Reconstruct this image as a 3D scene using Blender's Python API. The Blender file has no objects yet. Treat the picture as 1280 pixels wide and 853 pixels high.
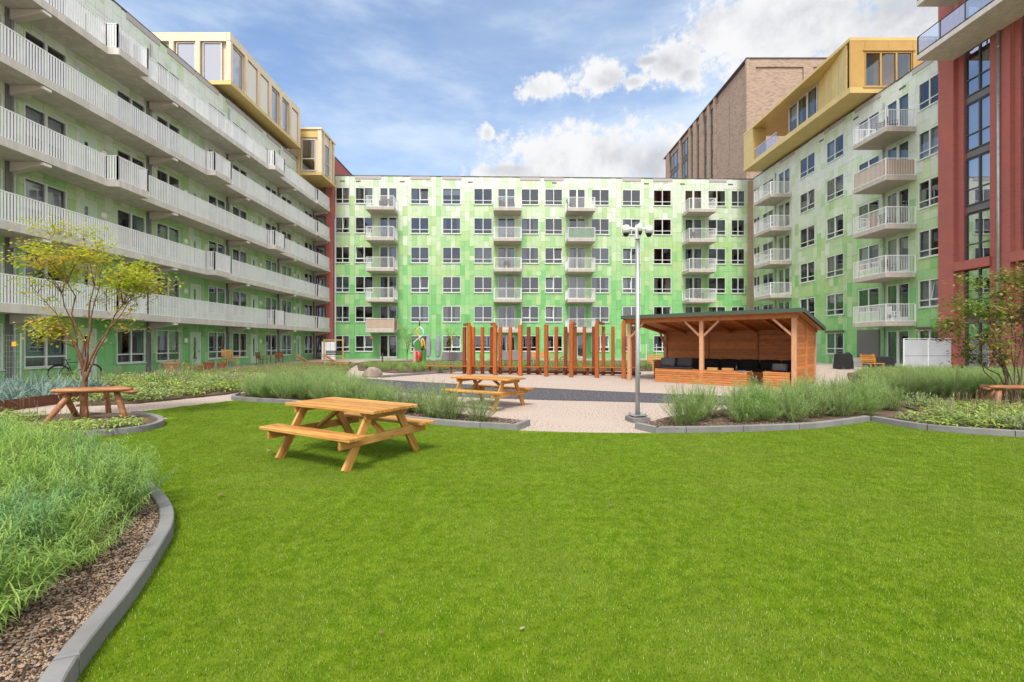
import bpy, bmesh, math, random
from mathutils import Vector, Matrix, noise
R = math.radians
sc = bpy.context.scene
col = sc.collection
rng = random.Random(7)
PI = math.pi
# ------------------------------------------------------------------ camera
F, HZ, CH = 575.0, 429.5, 1.6           # focal length and horizon in photo pixels, eye height
cam = bpy.data.cameras.new('camera')
cam.sensor_width = 36.0
cam.lens = F / 1280 * 36
cam.shift_y = 3 / 1280
cam.clip_end = 2000
co = bpy.data.objects.new('camera', cam); col.objects.link(co)
co.location = (0, 0, CH); co.rotation_euler = (R(90), 0, 0)
sc.camera = co
# ------------------------------------------------------------------ light
SUN_EL, SUN_AZ = R(57), R(188)          # azimuth clockwise from +Y
world = bpy.data.worlds.new('World'); sc.world = world; world.use_nodes = True
sc.view_settings.view_transform = 'Standard'; sc.view_settings.look = 'None'
sc.view_settings.gamma = 1; sc.view_settings.use_curve_mapping = False
sc.view_settings.exposure = 1.45
sl = bpy.data.lights.new('sun', 'SUN'); sl.energy = 1.55; sl.angle = R(15); sl.color = (1, .95, .87)
so = bpy.data.objects.new('sun', sl); col.objects.link(so)
sd = Vector((math.sin(SUN_AZ) * math.cos(SUN_EL), math.cos(SUN_AZ) * math.cos(SUN_EL), math.sin(SUN_EL)))
so.rotation_euler = (-sd).to_track_quat('-Z', 'Y').to_euler(); so.location = (0, -20, 60)

def nd(nt, typ, **kw):
    n = nt.nodes.new(typ)
    for k, v in kw.items(): setattr(n, k, v)
    return n
def sky_nodes():
    nt = world.node_tree; L = nt.links.new
    bg = nt.nodes['Background']
    def math_(op, a, b=None, clamp=False):
        m = nd(nt, 'ShaderNodeMath', operation=op, use_clamp=clamp)
        for i, x in enumerate((a, b)):
            if x is None: continue
            if isinstance(x, (int, float)): m.inputs[i].default_value = x
            else: L(x, m.inputs[i])
        return m.outputs[0]
    def mixc(f, a, b):
        m = nd(nt, 'ShaderNodeMix', data_type='RGBA')
        for s, x in ((0, f), (6, a), (7, b)):
            if isinstance(x, (int, float)): m.inputs[s].default_value = x
            elif isinstance(x, tuple): m.inputs[s].default_value = x
            else: L(x, m.inputs[s])
        return m.outputs[2]
    def ramp(x, lo, hi):
        m = nd(nt, 'ShaderNodeMapRange', interpolation_type='SMOOTHSTEP'); L(x, m.inputs[0])
        m.inputs[1].default_value = lo; m.inputs[2].default_value = hi
        return m.outputs[0]
    sky = nd(nt, 'ShaderNodeTexSky', sky_type='NISHITA'); sky.sun_disc = False
    sky.sun_elevation = SUN_EL; sky.sun_rotation = SUN_AZ; sky.altitude = 0
    sky.air_density = 1.0; sky.dust_density = 0.6; sky.ozone_density = 1.6
    sc_ = nd(nt, 'ShaderNodeVectorMath', operation='SCALE'); L(sky.outputs[0], sc_.inputs[0]); sc_.inputs['Scale'].default_value = SKY
    tc = nd(nt, 'ShaderNodeTexCoord'); dirn = tc.outputs['Generated']
    def tex(scale, detail, rough, loc=(0, 0, 0), sq=(1, 1, 1), rot=(0, 0, 0)):
        mp = nd(nt, 'ShaderNodeMapping'); L(dirn, mp.inputs[0]); mp.inputs['Location'].default_value = loc
        mp.inputs['Scale'].default_value = sq; mp.inputs['Rotation'].default_value = rot
        t = nd(nt, 'ShaderNodeTexNoise'); L(mp.outputs[0], t.inputs['Vector'])
        t.inputs['Scale'].default_value = scale; t.inputs['Detail'].default_value = detail; t.inputs['Roughness'].default_value = rough
        return t.outputs[0]
    big = tex(5, 8, .58, (3, 1, 0)); fine = tex(17, 9, .62, (0, 4, 2)); cir = tex(2.2, 8, .6, (1.3, .4, .2), (1, 1, 3.4), (0, R(-24), R(14)))
    veil = tex(1.3, 5, .55, (7, 2, 5))
    # puffs of cumulus: direction (photo pixel), half sizes in pixels
    puffs = [(678, 109, 33, 15), (722, 112, 8, 5), (757, 98, 36, 19), (792, 103, 18, 9), (845, 76, 46, 26), (810, 76, 26, 9), (860, 95, 20, 16), (609, 167, 9, 11),
             (735, 200, 120, 40), (640, 214, 60, 14), (820, 205, 70, 42), (900, 30, 60, 32), (1000, 20, 130, 60), (1120, 30, 150, 80), (950, 52, 50, 22), (690, 226, 110, 22)]
    dist = None
    for px, py, rx, ry in puffs:
        d = Vector(((px - 640) / F, 1, (HZ - py) / F)); n = d.length; d.normalize()
        yaw = -math.atan2(d.x, d.y); pit = math.asin(d.z)
        mp = nd(nt, 'ShaderNodeMapping', vector_type='TEXTURE'); L(dirn, mp.inputs[0])
        mp.inputs['Location'].default_value = d
        mp.inputs['Rotation'].default_value = (pit, 0, yaw)
        mp.inputs['Scale'].default_value = (rx / F / n, .6, ry / F / n)
        ln = nd(nt, 'ShaderNodeVectorMath', operation='LENGTH'); L(mp.outputs[0], ln.inputs[0])
        v = ln.outputs['Value']
        dist = v if dist is None else math_('SMOOTH_MIN', dist, v)
        if dist is not v: dist.node.inputs[2].default_value = .18
    edge = math_('ADD', dist, math_('ADD', math_('MULTIPLY', math_('SUBTRACT', fine, .5), 2.2), math_('ADD', math_('MULTIPLY', math_('SUBTRACT', big, .5), 1.2), math_('MULTIPLY', math_('SUBTRACT', tex(62, 7, .65, (2, 2, 9)), .5), 1.9))))
    cum = math_('SUBTRACT', 1.0, ramp(edge, .50, 1.22))
    sep = nd(nt, 'ShaderNodeSeparateXYZ'); L(dirn, sep.inputs[0])
    # the rest of the sky, beyond the frame: denser unseen cumulus, brightened below
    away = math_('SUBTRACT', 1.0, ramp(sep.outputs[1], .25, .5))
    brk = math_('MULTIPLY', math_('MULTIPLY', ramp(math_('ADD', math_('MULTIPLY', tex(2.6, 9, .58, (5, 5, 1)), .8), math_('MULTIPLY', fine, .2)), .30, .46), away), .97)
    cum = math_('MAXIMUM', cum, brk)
    wisp = math_('MULTIPLY', ramp(cir, .42, .74), .70)
    hazy = math_('MULTIPLY', ramp(veil, .38, .72), .28)
    thin = math_('ADD', wisp, hazy, True)
    low = math_('MULTIPLY', math_('SUBTRACT', 1.0, ramp(sep.outputs[2], .0, .42)), .5)
    thin = math_('MAXIMUM', thin, low)
    base = mixc(thin, sc_.outputs[0], (.29, .335, .385, 1))
    shade = ramp(math_('ADD', math_('MULTIPLY', big, .7), math_('MULTIPLY', fine, .35)), .39, .60)
    inner = math_('SUBTRACT', 1.0, ramp(dist, .2, .85))
    grey = math_('MULTIPLY', math_('MULTIPLY', shade, inner), .9)
    cloud = mixc(grey, (.35, .35, .355, 1), (.215, .225, .24, 1))
    lift = nd(nt, 'ShaderNodeVectorMath', operation='SCALE'); L(cloud, lift.inputs[0]); L(math_('ADD', 1.0, math_('MULTIPLY', away, .75)), lift.inputs['Scale'])   # unseen clouds behind the camera brightened, added to light the side facades
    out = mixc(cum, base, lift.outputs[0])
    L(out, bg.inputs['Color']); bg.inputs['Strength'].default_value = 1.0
SKY = 0.09
sky_nodes()
try:
    sc.cycles.max_bounces = 8; sc.cycles.transparent_max_bounces = 16; sc.cycles.caustics_reflective = False; sc.cycles.caustics_refractive = False
    sc.cycles.use_denoising = True
except Exception: pass

# ------------------------------------------------------------------ helpers
def G(px, py, z=0.0):
    Y = F * (CH - z) / (py - HZ)
    return ((px - 640) / F * Y, Y)
class MB:
    def __init__(s): s.v = []; s.f = []; s.m = []
    def add(s, vs, fs, m=0):
        n = len(s.v); s.v += [tuple(p) for p in vs]; s.f += [tuple(i + n for i in f) for f in fs]; s.m += [m] * len(fs)
    def box(s, x0, x1, y0, y1, z0, z1, m=0):
        s.add([(x0, y0, z0), (x1, y0, z0), (x1, y1, z0), (x0, y1, z0), (x0, y0, z1), (x1, y0, z1), (x1, y1, z1), (x0, y1, z1)],
              [(0, 3, 2, 1), (4, 5, 6, 7), (0, 1, 5, 4), (1, 2, 6, 5), (2, 3, 7, 6), (3, 0, 4, 7)], m)
    def bar(s, p, q, w, t, m=0, up=(0, 0, 1)):
        p = Vector(p); q = Vector(q); d = (q - p).normalized(); u = Vector(up)
        if abs(d.dot(u)) > .99: u = Vector((0, 1, 0))
        a = d.cross(u).normalized() * w / 2; b = a.cross(d).normalized() * t / 2
        vs = [p - a - b, p + a - b, p + a + b, p - a + b, q - a - b, q + a - b, q + a + b, q - a + b]
        s.add(vs, [(0, 3, 2, 1), (4, 5, 6, 7), (0, 1, 5, 4), (1, 2, 6, 5), (2, 3, 7, 6), (3, 0, 4, 7)], m)
    def tube(s, pts, rad, n=8, m=0, cap=True):
        pts = [Vector(p) for p in pts]; k = len(pts)
        if not isinstance(rad, (list, tuple)): rad = [rad] * k
        vs = []; a = None
        for i, p in enumerate(pts):
            d = (pts[min(i + 1, k - 1)] - pts[max(i - 1, 0)]).normalized()
            if a is None: a = d.orthogonal().normalized()
            a = (a - d * a.dot(d)).normalized(); b = d.cross(a)
            for j in range(n):
                t = 2 * PI * j / n; vs.append(p + (a * math.cos(t) + b * math.sin(t)) * rad[i])
        fs = [(i * n + j, i * n + (j + 1) % n, (i + 1) * n + (j + 1) % n, (i + 1) * n + j) for i in range(k - 1) for j in range(n)]
        if cap: fs += [tuple(range(n - 1, -1, -1)), tuple(range((k - 1) * n, k * n))]
        s.add(vs, fs, m)
    def lathe(s, prof, n=16, c=(0, 0), m=0):
        vs = [(c[0] + r * math.cos(2 * PI * j / n), c[1] + r * math.sin(2 * PI * j / n), z) for r, z in prof for j in range(n)]
        fs = [(i * n + j, i * n + (j + 1) % n, (i + 1) * n + (j + 1) % n, (i + 1) * n + j) for i in range(len(prof) - 1) for j in range(n)]
        fs += [tuple(range(n - 1, -1, -1)), tuple(range((len(prof) - 1) * n, len(prof) * n))]
        s.add(vs, fs, m)
    def prism(s, poly, z0, z1, m=0):
        n = len(poly)
        if sum(poly[i][0] * poly[(i + 1) % n][1] - poly[(i + 1) % n][0] * poly[i][1] for i in range(n)) < 0: poly = poly[::-1]
        s.add([(x, y, z0) for x, y in poly] + [(x, y, z1) for x, y in poly],
              [tuple(range(n - 1, -1, -1)), tuple(range(n, 2 * n))] + [(i, (i + 1) % n, n + (i + 1) % n, n + i) for i in range(n)], m)
    def mesh(s, name, mats, smooth=False, bevel=0):
        me = bpy.data.meshes.new(name); me.from_pydata(s.v, [], s.f)
        for m in (mats if isinstance(mats, (list, tuple)) else [mats]): me.materials.append(m)
        if any(s.m): me.polygons.foreach_set('material_index', s.m)
        if bevel:
            bm = bmesh.new(); bm.from_mesh(me)
            bmesh.ops.bevel(bm, geom=list(bm.edges), offset=bevel, segments=1, affect='EDGES', clamp_overlap=True)
            bm.to_mesh(me); bm.free()
        if smooth: me.polygons.foreach_set('use_smooth', [True] * len(me.polygons))
        me.update(); return me
    def build(s, name, mats, parent=None, M=None, smooth=False, bevel=0, kind=None):
        return place(name, s.mesh(name, mats, smooth, bevel), parent, M, kind)
def place(name, data, parent=None, M=None, kind=None):
    o = bpy.data.objects.new(name, data); col.objects.link(o)
    if parent is not None: o.parent = parent
    if M is not None: o.matrix_basis = M
    if kind: o['kind'] = kind
    return o
def tag(o, label, cat, group=None):
    o['label'] = label; o['category'] = cat
    if group: o['group'] = group
    return o
def thing(name, label, cat, loc=(0, 0, 0), rz=0, group=None):
    o = bpy.data.objects.new(name, None); col.objects.link(o); o.empty_display_size = .2
    o.location = loc; o.rotation_euler = (0, 0, rz)
    return tag(o, label, cat, group)
def T(x, y, z): return Matrix.Translation((x, y, z))
def TR(x, y, z, a): return Matrix.Translation((x, y, z)) @ Matrix.Rotation(a, 4, 'Z')
def copy_tree(o, parent=None):
    c = o.copy(); col.objects.link(c)
    if parent is not None: c.parent = parent
    for ch in list(o.children): copy_tree(ch, c)
    return c
_pl = {}
def plank(name, p, q, w, t, m, parent, up=(0, 0, 1), bevel=.005):
    """a board from p to q, w wide across, t thick along up; length runs along the local x axis; alike boards share one mesh"""
    p = Vector(p); q = Vector(q); d = q - p; L = d.length; x = d / L; u = Vector(up)
    if abs(x.dot(u)) > .999: u = Vector((0, 1, 0))
    y = u.cross(x).normalized(); z = x.cross(y)
    key = (round(L, 3), round(w, 3), round(t, 3), m.name, bevel)
    if key not in _pl:
        b = MB(); b.box(-L / 2, L / 2, -w / 2, w / 2, -t / 2, t / 2); _pl[key] = b.mesh(name, m, bevel=bevel)
    M = Matrix((x, y, z)).transposed().to_4x4(); M.translation = (p + q) / 2
    return place(name, _pl[key], parent, M)
def inside(p, poly):
    x, y = p; c = False; n = len(poly)
    for i in range(n):
        x0, y0 = poly[i]; x1, y1 = poly[i - 1]
        if (y0 > y) != (y1 > y) and x < (x1 - x0) * (y - y0) / (y1 - y0) + x0: c = not c
    return c
def edge_dist(p, poly):
    b = 1e9; n = len(poly); P = Vector(p)
    for i in range(n):
        a = Vector(poly[i - 1]); e = Vector(poly[i]) - a; t = max(0, min(1, (P - a).dot(e) / max(e.length_squared, 1e-9)))
        b = min(b, (P - a - e * t).length)
    return b
def smooth_path(pts, n=6, closed=False):
    out = []; k = len(pts)
    for i in range(k if closed else k - 1):
        g = lambda j: Vector(pts[j % k]) if closed else Vector(pts[max(0, min(k - 1, j))])
        a, b, c, d = g(i - 1), g(i), g(i + 1), g(i + 2)
        for s in range(n):
            t = s / n
            out.append(tuple(.5 * ((2 * b) + (c - a) * t + (2 * a - 5 * b + 4 * c - d) * t * t + (3 * b - a - 3 * c + d) * t ** 3)))
    if not closed: out.append(tuple(pts[-1]))
    return out

# ------------------------------------------------------------------ materials
def mat(name, c, rough=.75, metal=0, c2=None, ns=4, nd_=5, lo=.35, hi=.65, rnd=0, bump=0, bs=60, coord='Object', sq=(1, 1, 1), spec=.4, c3=None, s3=1, brick=None):
    m = bpy.data.materials.new(name); m.use_nodes = True; nt = m.node_tree; L = nt.links.new
    b = nt.nodes['Principled BSDF']; b.inputs['Roughness'].default_value = rough; b.inputs['Metallic'].default_value = metal
    b.inputs['Specular IOR Level'].default_value = spec
    if coord == 'Object': src = nd(nt, 'ShaderNodeTexCoord').outputs['Object']
    else: src = nd(nt, 'ShaderNodeNewGeometry').outputs['Position']
    info = nd(nt, 'ShaderNodeObjectInfo') if rnd else None
    if rnd and coord == 'Object':
        ad = nd(nt, 'ShaderNodeVectorMath', operation='ADD'); L(src, ad.inputs[0])
        ml = nd(nt, 'ShaderNodeVectorMath', operation='SCALE'); ml.inputs[0].default_value = (7, 13, 9); L(info.outputs['Random'], ml.inputs['Scale']); L(ml.outputs[0], ad.inputs[1]); src = ad.outputs[0]
    mp = nd(nt, 'ShaderNodeMapping'); L(src, mp.inputs[0]); mp.inputs['Scale'].default_value = sq
    rgb = nd(nt, 'ShaderNodeRGB'); rgb.outputs[0].default_value = (*c, 1); out = rgb.outputs[0]
    def mix(f, a, bb):
        x = nd(nt, 'ShaderNodeMix', data_type='RGBA'); L(f, x.inputs[0]); L(a, x.inputs[6])
        if isinstance(bb, tuple): x.inputs[7].default_value = (*bb, 1)
        else: L(bb, x.inputs[7])
        return x.outputs[2]
    def noi(s, det=nd_, v=None):
        t = nd(nt, 'ShaderNodeTexNoise'); L(v or mp.outputs[0], t.inputs['Vector']); t.inputs['Scale'].default_value = s; t.inputs['Detail'].default_value = det; t.inputs['Roughness'].default_value = .6
        return t.outputs[0]
    def rmp(x, a, bb):
        r = nd(nt, 'ShaderNodeMapRange', interpolation_type='SMOOTHSTEP'); L(x, r.inputs[0]); r.inputs[1].default_value = a; r.inputs[2].default_value = bb; return r.outputs[0]
    if brick:
        w, h, mort, mc, dark = brick
        cx = nd(nt, 'ShaderNodeCombineXYZ'); sp = nd(nt, 'ShaderNodeSeparateXYZ'); L(src, sp.inputs[0])
        a2 = nd(nt, 'ShaderNodeMath', operation='ADD'); L(sp.outputs[0], a2.inputs[0]); L(sp.outputs[1], a2.inputs[1]); L(a2.outputs[0], cx.inputs[0]); L(sp.outputs[2], cx.inputs[1])
        bt = nd(nt, 'ShaderNodeTexBrick'); L(cx.outputs[0], bt.inputs['Vector']); bt.inputs['Scale'].default_value = 1
        bt.inputs['Brick Width'].default_value = w; bt.inputs['Row Height'].default_value = h; bt.inputs['Mortar Size'].default_value = mort
        bt.inputs['Color1'].default_value = (*c, 1); bt.inputs['Color2'].default_value = (*dark, 1); bt.inputs['Mortar'].default_value = (*mc, 1); bt.inputs['Bias'].default_value = -.35
        out = bt.outputs[0]
    if c2: out = mix(rmp(noi(ns), lo, hi), out, c2)
    if c3: out = mix(rmp(noi(s3, 3), .45, .7), out, c3)
    if rnd:
        hs = nd(nt, 'ShaderNodeHueSaturation'); L(out, hs.inputs['Color'])
        r = nd(nt, 'ShaderNodeMapRange'); L(info.outputs['Random'], r.inputs[0]); r.inputs[3].default_value = 1 - rnd; r.inputs[4].default_value = 1 + rnd
        L(r.outputs[0], hs.inputs['Value']); out = hs.outputs[0]
    L(out, b.inputs['Base Color'])
    if bump:
        bp = nd(nt, 'ShaderNodeBump'); bp.inputs['Strength'].default_value = bump; bp.inputs['Distance'].default_value = .01
        L(noi(bs, 4), bp.inputs['Height']); L(bp.outputs[0], b.inputs['Normal'])
    return m
def leaf_mat(name, c, c2, ns=3, c3=None, rough=.55, trans=.35):
    m = mat(name, c, rough, c2=c2, ns=ns, coord='pos', c3=c3, s3=1.2, rnd=.14, spec=.08)
    nt = m.node_tree; b = nt.nodes['Principled BSDF']; o = nt.nodes['Material Output']
    tr = nd(nt, 'ShaderNodeBsdfTranslucent'); mx = nd(nt, 'ShaderNodeMixShader'); mx.inputs[0].default_value = trans
    nt.links.new(b.inputs['Base Color'].links[0].from_socket, tr.inputs[0])
    nt.links.new(b.outputs[0], mx.inputs[1]); nt.links.new(tr.outputs[0], mx.inputs[2]); nt.links.new(mx.outputs[0], o.inputs[0])
    return m
def glass_mat(name, tint=(.78, .84, .84), base=.10, rough=.01, gain=.95):
    m = bpy.data.materials.new(name); m.use_nodes = True; nt = m.node_tree; L = nt.links.new
    nt.nodes.remove(nt.nodes['Principled BSDF']); o = nt.nodes['Material Output']
    t = nd(nt, 'ShaderNodeBsdfTransparent'); t.inputs[0].default_value = (*tint, 1)
    g = nd(nt, 'ShaderNodeBsdfGlossy'); g.inputs['Roughness'].default_value = rough; g.inputs[0].default_value = (.9, .92, 1, 1)
    fr = nd(nt, 'ShaderNodeFresnel'); fr.inputs[0].default_value = 1.5
    a = nd(nt, 'ShaderNodeMath', operation='MULTIPLY_ADD', use_clamp=True); L(fr.outputs[0], a.inputs[0]); a.inputs[1].default_value = gain; a.inputs[2].default_value = base
    x = nd(nt, 'ShaderNodeMixShader'); L(a.outputs[0], x.inputs[0]); L(t.outputs[0], x.inputs[1]); L(g.outputs[0], x.inputs[2]); L(x.outputs[0], o.inputs[0])
    return m
def wood(name, c, c2, rough=.6, rnd=.14, c3=None, bump=.25):
    m = mat(name, c, rough, c2=c2, ns=3.2, nd_=6, lo=.40, hi=.64, rnd=rnd, bump=bump, bs=9, sq=(1.3, 14, 14), c3=c3, s3=.5)
    nt = m.node_tree; L = nt.links.new; b = nt.nodes['Principled BSDF']; src = b.inputs['Base Color'].links[0].from_socket
    mp = next(n for n in nt.nodes if n.type == 'MAPPING'); m2 = nd(nt, 'ShaderNodeMapping'); m2.inputs['Scale'].default_value = (2.6, 6.5, 6.5); L(mp.inputs[0].links[0].from_socket, m2.inputs[0])
    v = nd(nt, 'ShaderNodeTexVoronoi'); v.inputs['Scale'].default_value = 1.0; L(m2.outputs[0], v.inputs['Vector'])      # knots
    r = nd(nt, 'ShaderNodeMapRange'); L(v.outputs['Distance'], r.inputs[0]); r.inputs[1].default_value = .03; r.inputs[2].default_value = .13; r.inputs[3].default_value = .85; r.inputs[4].default_value = 0
    x = nd(nt, 'ShaderNodeMix', data_type='RGBA'); L(r.outputs[0], x.inputs[0]); L(src, x.inputs[6]); x.inputs[7].default_value = (c2[0] * .35, c2[1] * .3, c2[2] * .3, 1); L(x.outputs[2], b.inputs['Base Color'])
    return m
GREENS = [(.145, .39, .125), (.165, .43, .145), (.195, .47, .18), (.245, .49, .19), (.30, .52, .235), (.37, .53, .24), (.42, .57, .33), (.50, .61, .40), (.56, .63, .51), (.61, .655, .59)]
MGREEN = [mat('green_panel_%s' % n, c, .5, c2=tuple(min(1, x * 1.08) for x in c), ns=1.5, coord='pos', rnd=.03) for n, c in
          zip('fern clover grass apple spring olive pistachio sage mint chalk'.split(), GREENS)]
M = dict(
    backing=mat('facade_backing', (.16, .34, .14), .8),
    white=mat('white_metal', (.85, .855, .87), .45, c2=(.80, .805, .82), ns=2, coord='pos'),
    frame=mat('window_frame_paint', (.64, .68, .64), .4),
    gframe=mat('dark_frame_paint', (.075, .075, .08), .4),
    slab=mat('balcony_concrete', (.50, .46, .41), .85, c2=(.43, .39, .34), ns=1.2, coord='pos', sq=(4, 4, .7), bump=.1), concrete=mat('concrete', (.66, .625, .58), .85, c2=(.55, .515, .47), ns=.9, coord='pos', sq=(3.5, 3.5, .5), bump=.1, c3=(.54, .51, .46), s3=.35),
    soffit=mat('concrete_soffit', (.58, .53, .47), .85, c2=(.50, .455, .395), ns=.7, coord='pos', bump=.1),
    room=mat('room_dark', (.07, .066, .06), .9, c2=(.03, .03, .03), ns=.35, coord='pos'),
    glass=glass_mat('window_glass', base=.075), greyglass=glass_mat('grey_glass', (.8, .82, .83), .36), clear=glass_mat('clear_glass', (.93, .95, .955), .03, gain=.5), blackglass=glass_mat('dark_glass', (.42, .44, .48), .42),
    sheer=mat('sheer_curtain', (.46, .47, .48), .9), beige=mat('beige_curtain', (.40, .35, .29), .9), grey=mat('grey_curtain', (.20, .22, .23), .9), teal=mat('teal_curtain', (.22, .30, .31), .9), blind=mat('white_blind', (.60, .61, .65), .8),
    redbrick=mat('red_brick', (.39, .098, .078), .85, brick=(.22, .065, .008, (.38, .20, .18), (.31, .075, .06)), c2=(.44, .125, .10), ns=1.4, coord='pos', lo=.45, hi=.75),
    tanbrick=mat('tan_brick', (.35, .255, .19), .9, brick=(.42, .13, .014, (.37, .29, .23), (.16, .105, .08)), c2=(.39, .285, .215), ns=.5, coord='pos', lo=.5, hi=.85),
    strip=mat('sand_brick', (.46, .34, .23), .9, brick=(.22, .065, .008, (.45, .35, .26), (.36, .25, .17)), coord='pos'),
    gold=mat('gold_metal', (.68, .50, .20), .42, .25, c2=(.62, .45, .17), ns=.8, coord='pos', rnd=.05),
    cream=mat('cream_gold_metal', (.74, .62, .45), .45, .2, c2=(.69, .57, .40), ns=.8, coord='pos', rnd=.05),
    gold_shaded=mat('gold_metal_shaded', (.55, .345, .11), .42, .3, c2=(.50, .31, .10), ns=.8, coord='pos', rnd=.04),  # darker copy of the gold, shade of the camera-facing walls put into colour
    creamwhite=mat('pale_panel', (.70, .67, .62), .5),
    coping=mat('coping_metal', (.10, .09, .085), .5), vent=mat('vent_panel', (.42, .38, .37), .6),
    spandrel=mat('grey_spandrel', (.16, .155, .16), .5), door=mat('door_paint', (.50, .66, .50), .45), steel=mat('galvanised_steel', (.42, .43, .43), .38, .55, c2=(.34, .35, .35), ns=3, coord='pos'),
    gravel=mat('shell_gravel', (.45, .365, .31), .95, c2=(.20, .155, .125), ns=26, nd_=9, lo=.46, hi=.60, coord='pos', bump=.6, bs=70, c3=(.385, .31, .26), s3=.6),
    rubber=mat('slate_chippings', (.035, .033, .038), .9, c2=(.12, .11, .125), ns=14, nd_=8, lo=.42, hi=.62, coord='pos', bump=.8, bs=50),
    paving=mat('grey_paving', (.36, .35, .33), .9, c2=(.30, .29, .27), ns=2, coord='pos', bump=.1),
    soil=mat('soil', (.07, .045, .03), .95, c2=(.13, .085, .055), ns=30, coord='pos', bump=1.0, bs=40),
    chip1=mat('bark_brown', (.16, .095, .055), .9), chip2=mat('bark_tan', (.33, .23, .15), .9), chip3=mat('bark_dark', (.05, .032, .022), .9), chip4=mat('bark_grey', (.28, .24, .20), .9),
    curb=mat('grey_kerb', (.19, .187, .184), .8, c2=(.155, .152, .15), ns=3, coord='pos', bump=.25, bs=25, rnd=.06, c3=(.215, .21, .205), s3=1.1),
    corten=mat('rusted_steel', (.17, .065, .035), .85, c2=(.11, .045, .028), ns=1.6, coord='pos'),
    pine=wood('honey_pine', (.46, .22, .05), (.30, .12, .022), .55, .2, c3=(.55, .30, .085)),
    pine2=wood('ochre_pine', (.50, .30, .10), (.40, .21, .06), .55),
    rust=wood('orange_stain', (.42, .115, .02), (.30, .07, .012), .5, .2), rustdark=wood('red_stain', (.22, .05, .015), (.14, .03, .01), .55, .15),
    cedar=wood('cedar_board', (.56, .215, .065), (.40, .135, .038), .55, .2), post=wood('larch_post', (.55, .30, .17), (.45, .22, .11), .65, .1),
    log=wood('peeled_log', (.32, .135, .055), (.22, .085, .032), .5, .1, c3=(.40, .20, .09)),
    roofing=mat('green_roofing', (.055, .085, .06), .85, bump=.2), cushion=mat('black_fabric', (.012, .012, .014), .9, bump=.3, bs=80), cushion2=mat('charcoal_fabric', (.03, .03, .034), .9, bump=.3, bs=80),
    dark=mat('black_plastic', (.02, .02, .022), .5), greypaint=mat('grey_paint', (.30, .31, .33), .5), camwhite=mat('camera_white', (.70, .71, .72), .35), dome=mat('smoked_dome', (.015, .015, .02), .08),
    terra=mat('terracotta', (.34, .12, .06), .8, rnd=.15), wick=mat('wicker', (.42, .26, .12), .85, bump=.5), redpaint=mat('red_paint', (.38, .03, .02), .4), yellow=mat('yellow_paint', (.70, .38, .04), .4), greenpaint=mat('green_paint', (.05, .22, .05), .4), bluepaint=mat('pale_blue_paint', (.45, .60, .62), .4), pinkpaint=mat('pink_paint', (.60, .33, .30), .5),
    rock=mat('boulder_stone', (.30, .23, .19), .9, c2=(.20, .15, .12), ns=3, bump=.5, bs=12), lilac=mat('grey_canvas', (.27, .28, .33), .9), moss=mat('mossy_stone', (.20, .17, .10), .9, c2=(.13, .14, .06), ns=4, bump=.5, bs=12), cover=mat('grey_cover', (.17, .16, .17), .85, bump=.2, bs=15), bamboo=wood('bamboo_screen', (.45, .30, .20), (.36, .23, .14)), netgreen=mat('green_screen', (.08, .16, .10), .8, c2=(.13, .24, .15), ns=9),
    bark=mat('tree_bark', (.15, .075, .045), .85, c2=(.24, .12, .065), ns=9, bump=.5, bs=30), bark2=mat('shrub_bark', (.10, .065, .05), .85, c2=(.16, .10, .07), ns=9, bump=.4, bs=30),
    stem=mat('green_stem', (.16, .17, .06), .7), lamp=mat('opal_lamp', (.85, .84, .80), .4), screenp=mat('screen_panel', (.50, .52, .55), .5, c2=(.45, .47, .50), ns=1.5, coord='pos'),
    am1=leaf_mat('feathery_leaf_green', (.25, .42, .075), (.38, .53, .15), 7, (.17, .34, .16), trans=.45), am2=leaf_mat('feathery_leaf_sage', (.29, .41, .13), (.38, .48, .22), 5, (.20, .35, .08), trans=.45),
    gc1=leaf_mat('cover_leaf', (.29, .42, .08), (.41, .48, .12), 3, (.20, .30, .09)), gc2=leaf_mat('cover_leaf_pale', (.30, .40, .15), (.39, .44, .24), 4),
    leek=leaf_mat('blue_green_leaf', (.17, .26, .215), (.25, .34, .29), 4, rough=.45), maple=leaf_mat('maple_leaf', (.46, .46, .045), (.34, .43, .045), 2.2, (.50, .29, .07), trans=.45), ser=leaf_mat('shrub_leaf', (.17, .29, .05), (.26, .35, .07), 2.5, (.36, .24, .07), trans=.4),
    bush=leaf_mat('bush_leaf', (.24, .39, .10), (.34, .48, .15), 3), flower=leaf_mat('pink_flower', (.50, .24, .26), (.40, .20, .20), 3),
)
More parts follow.
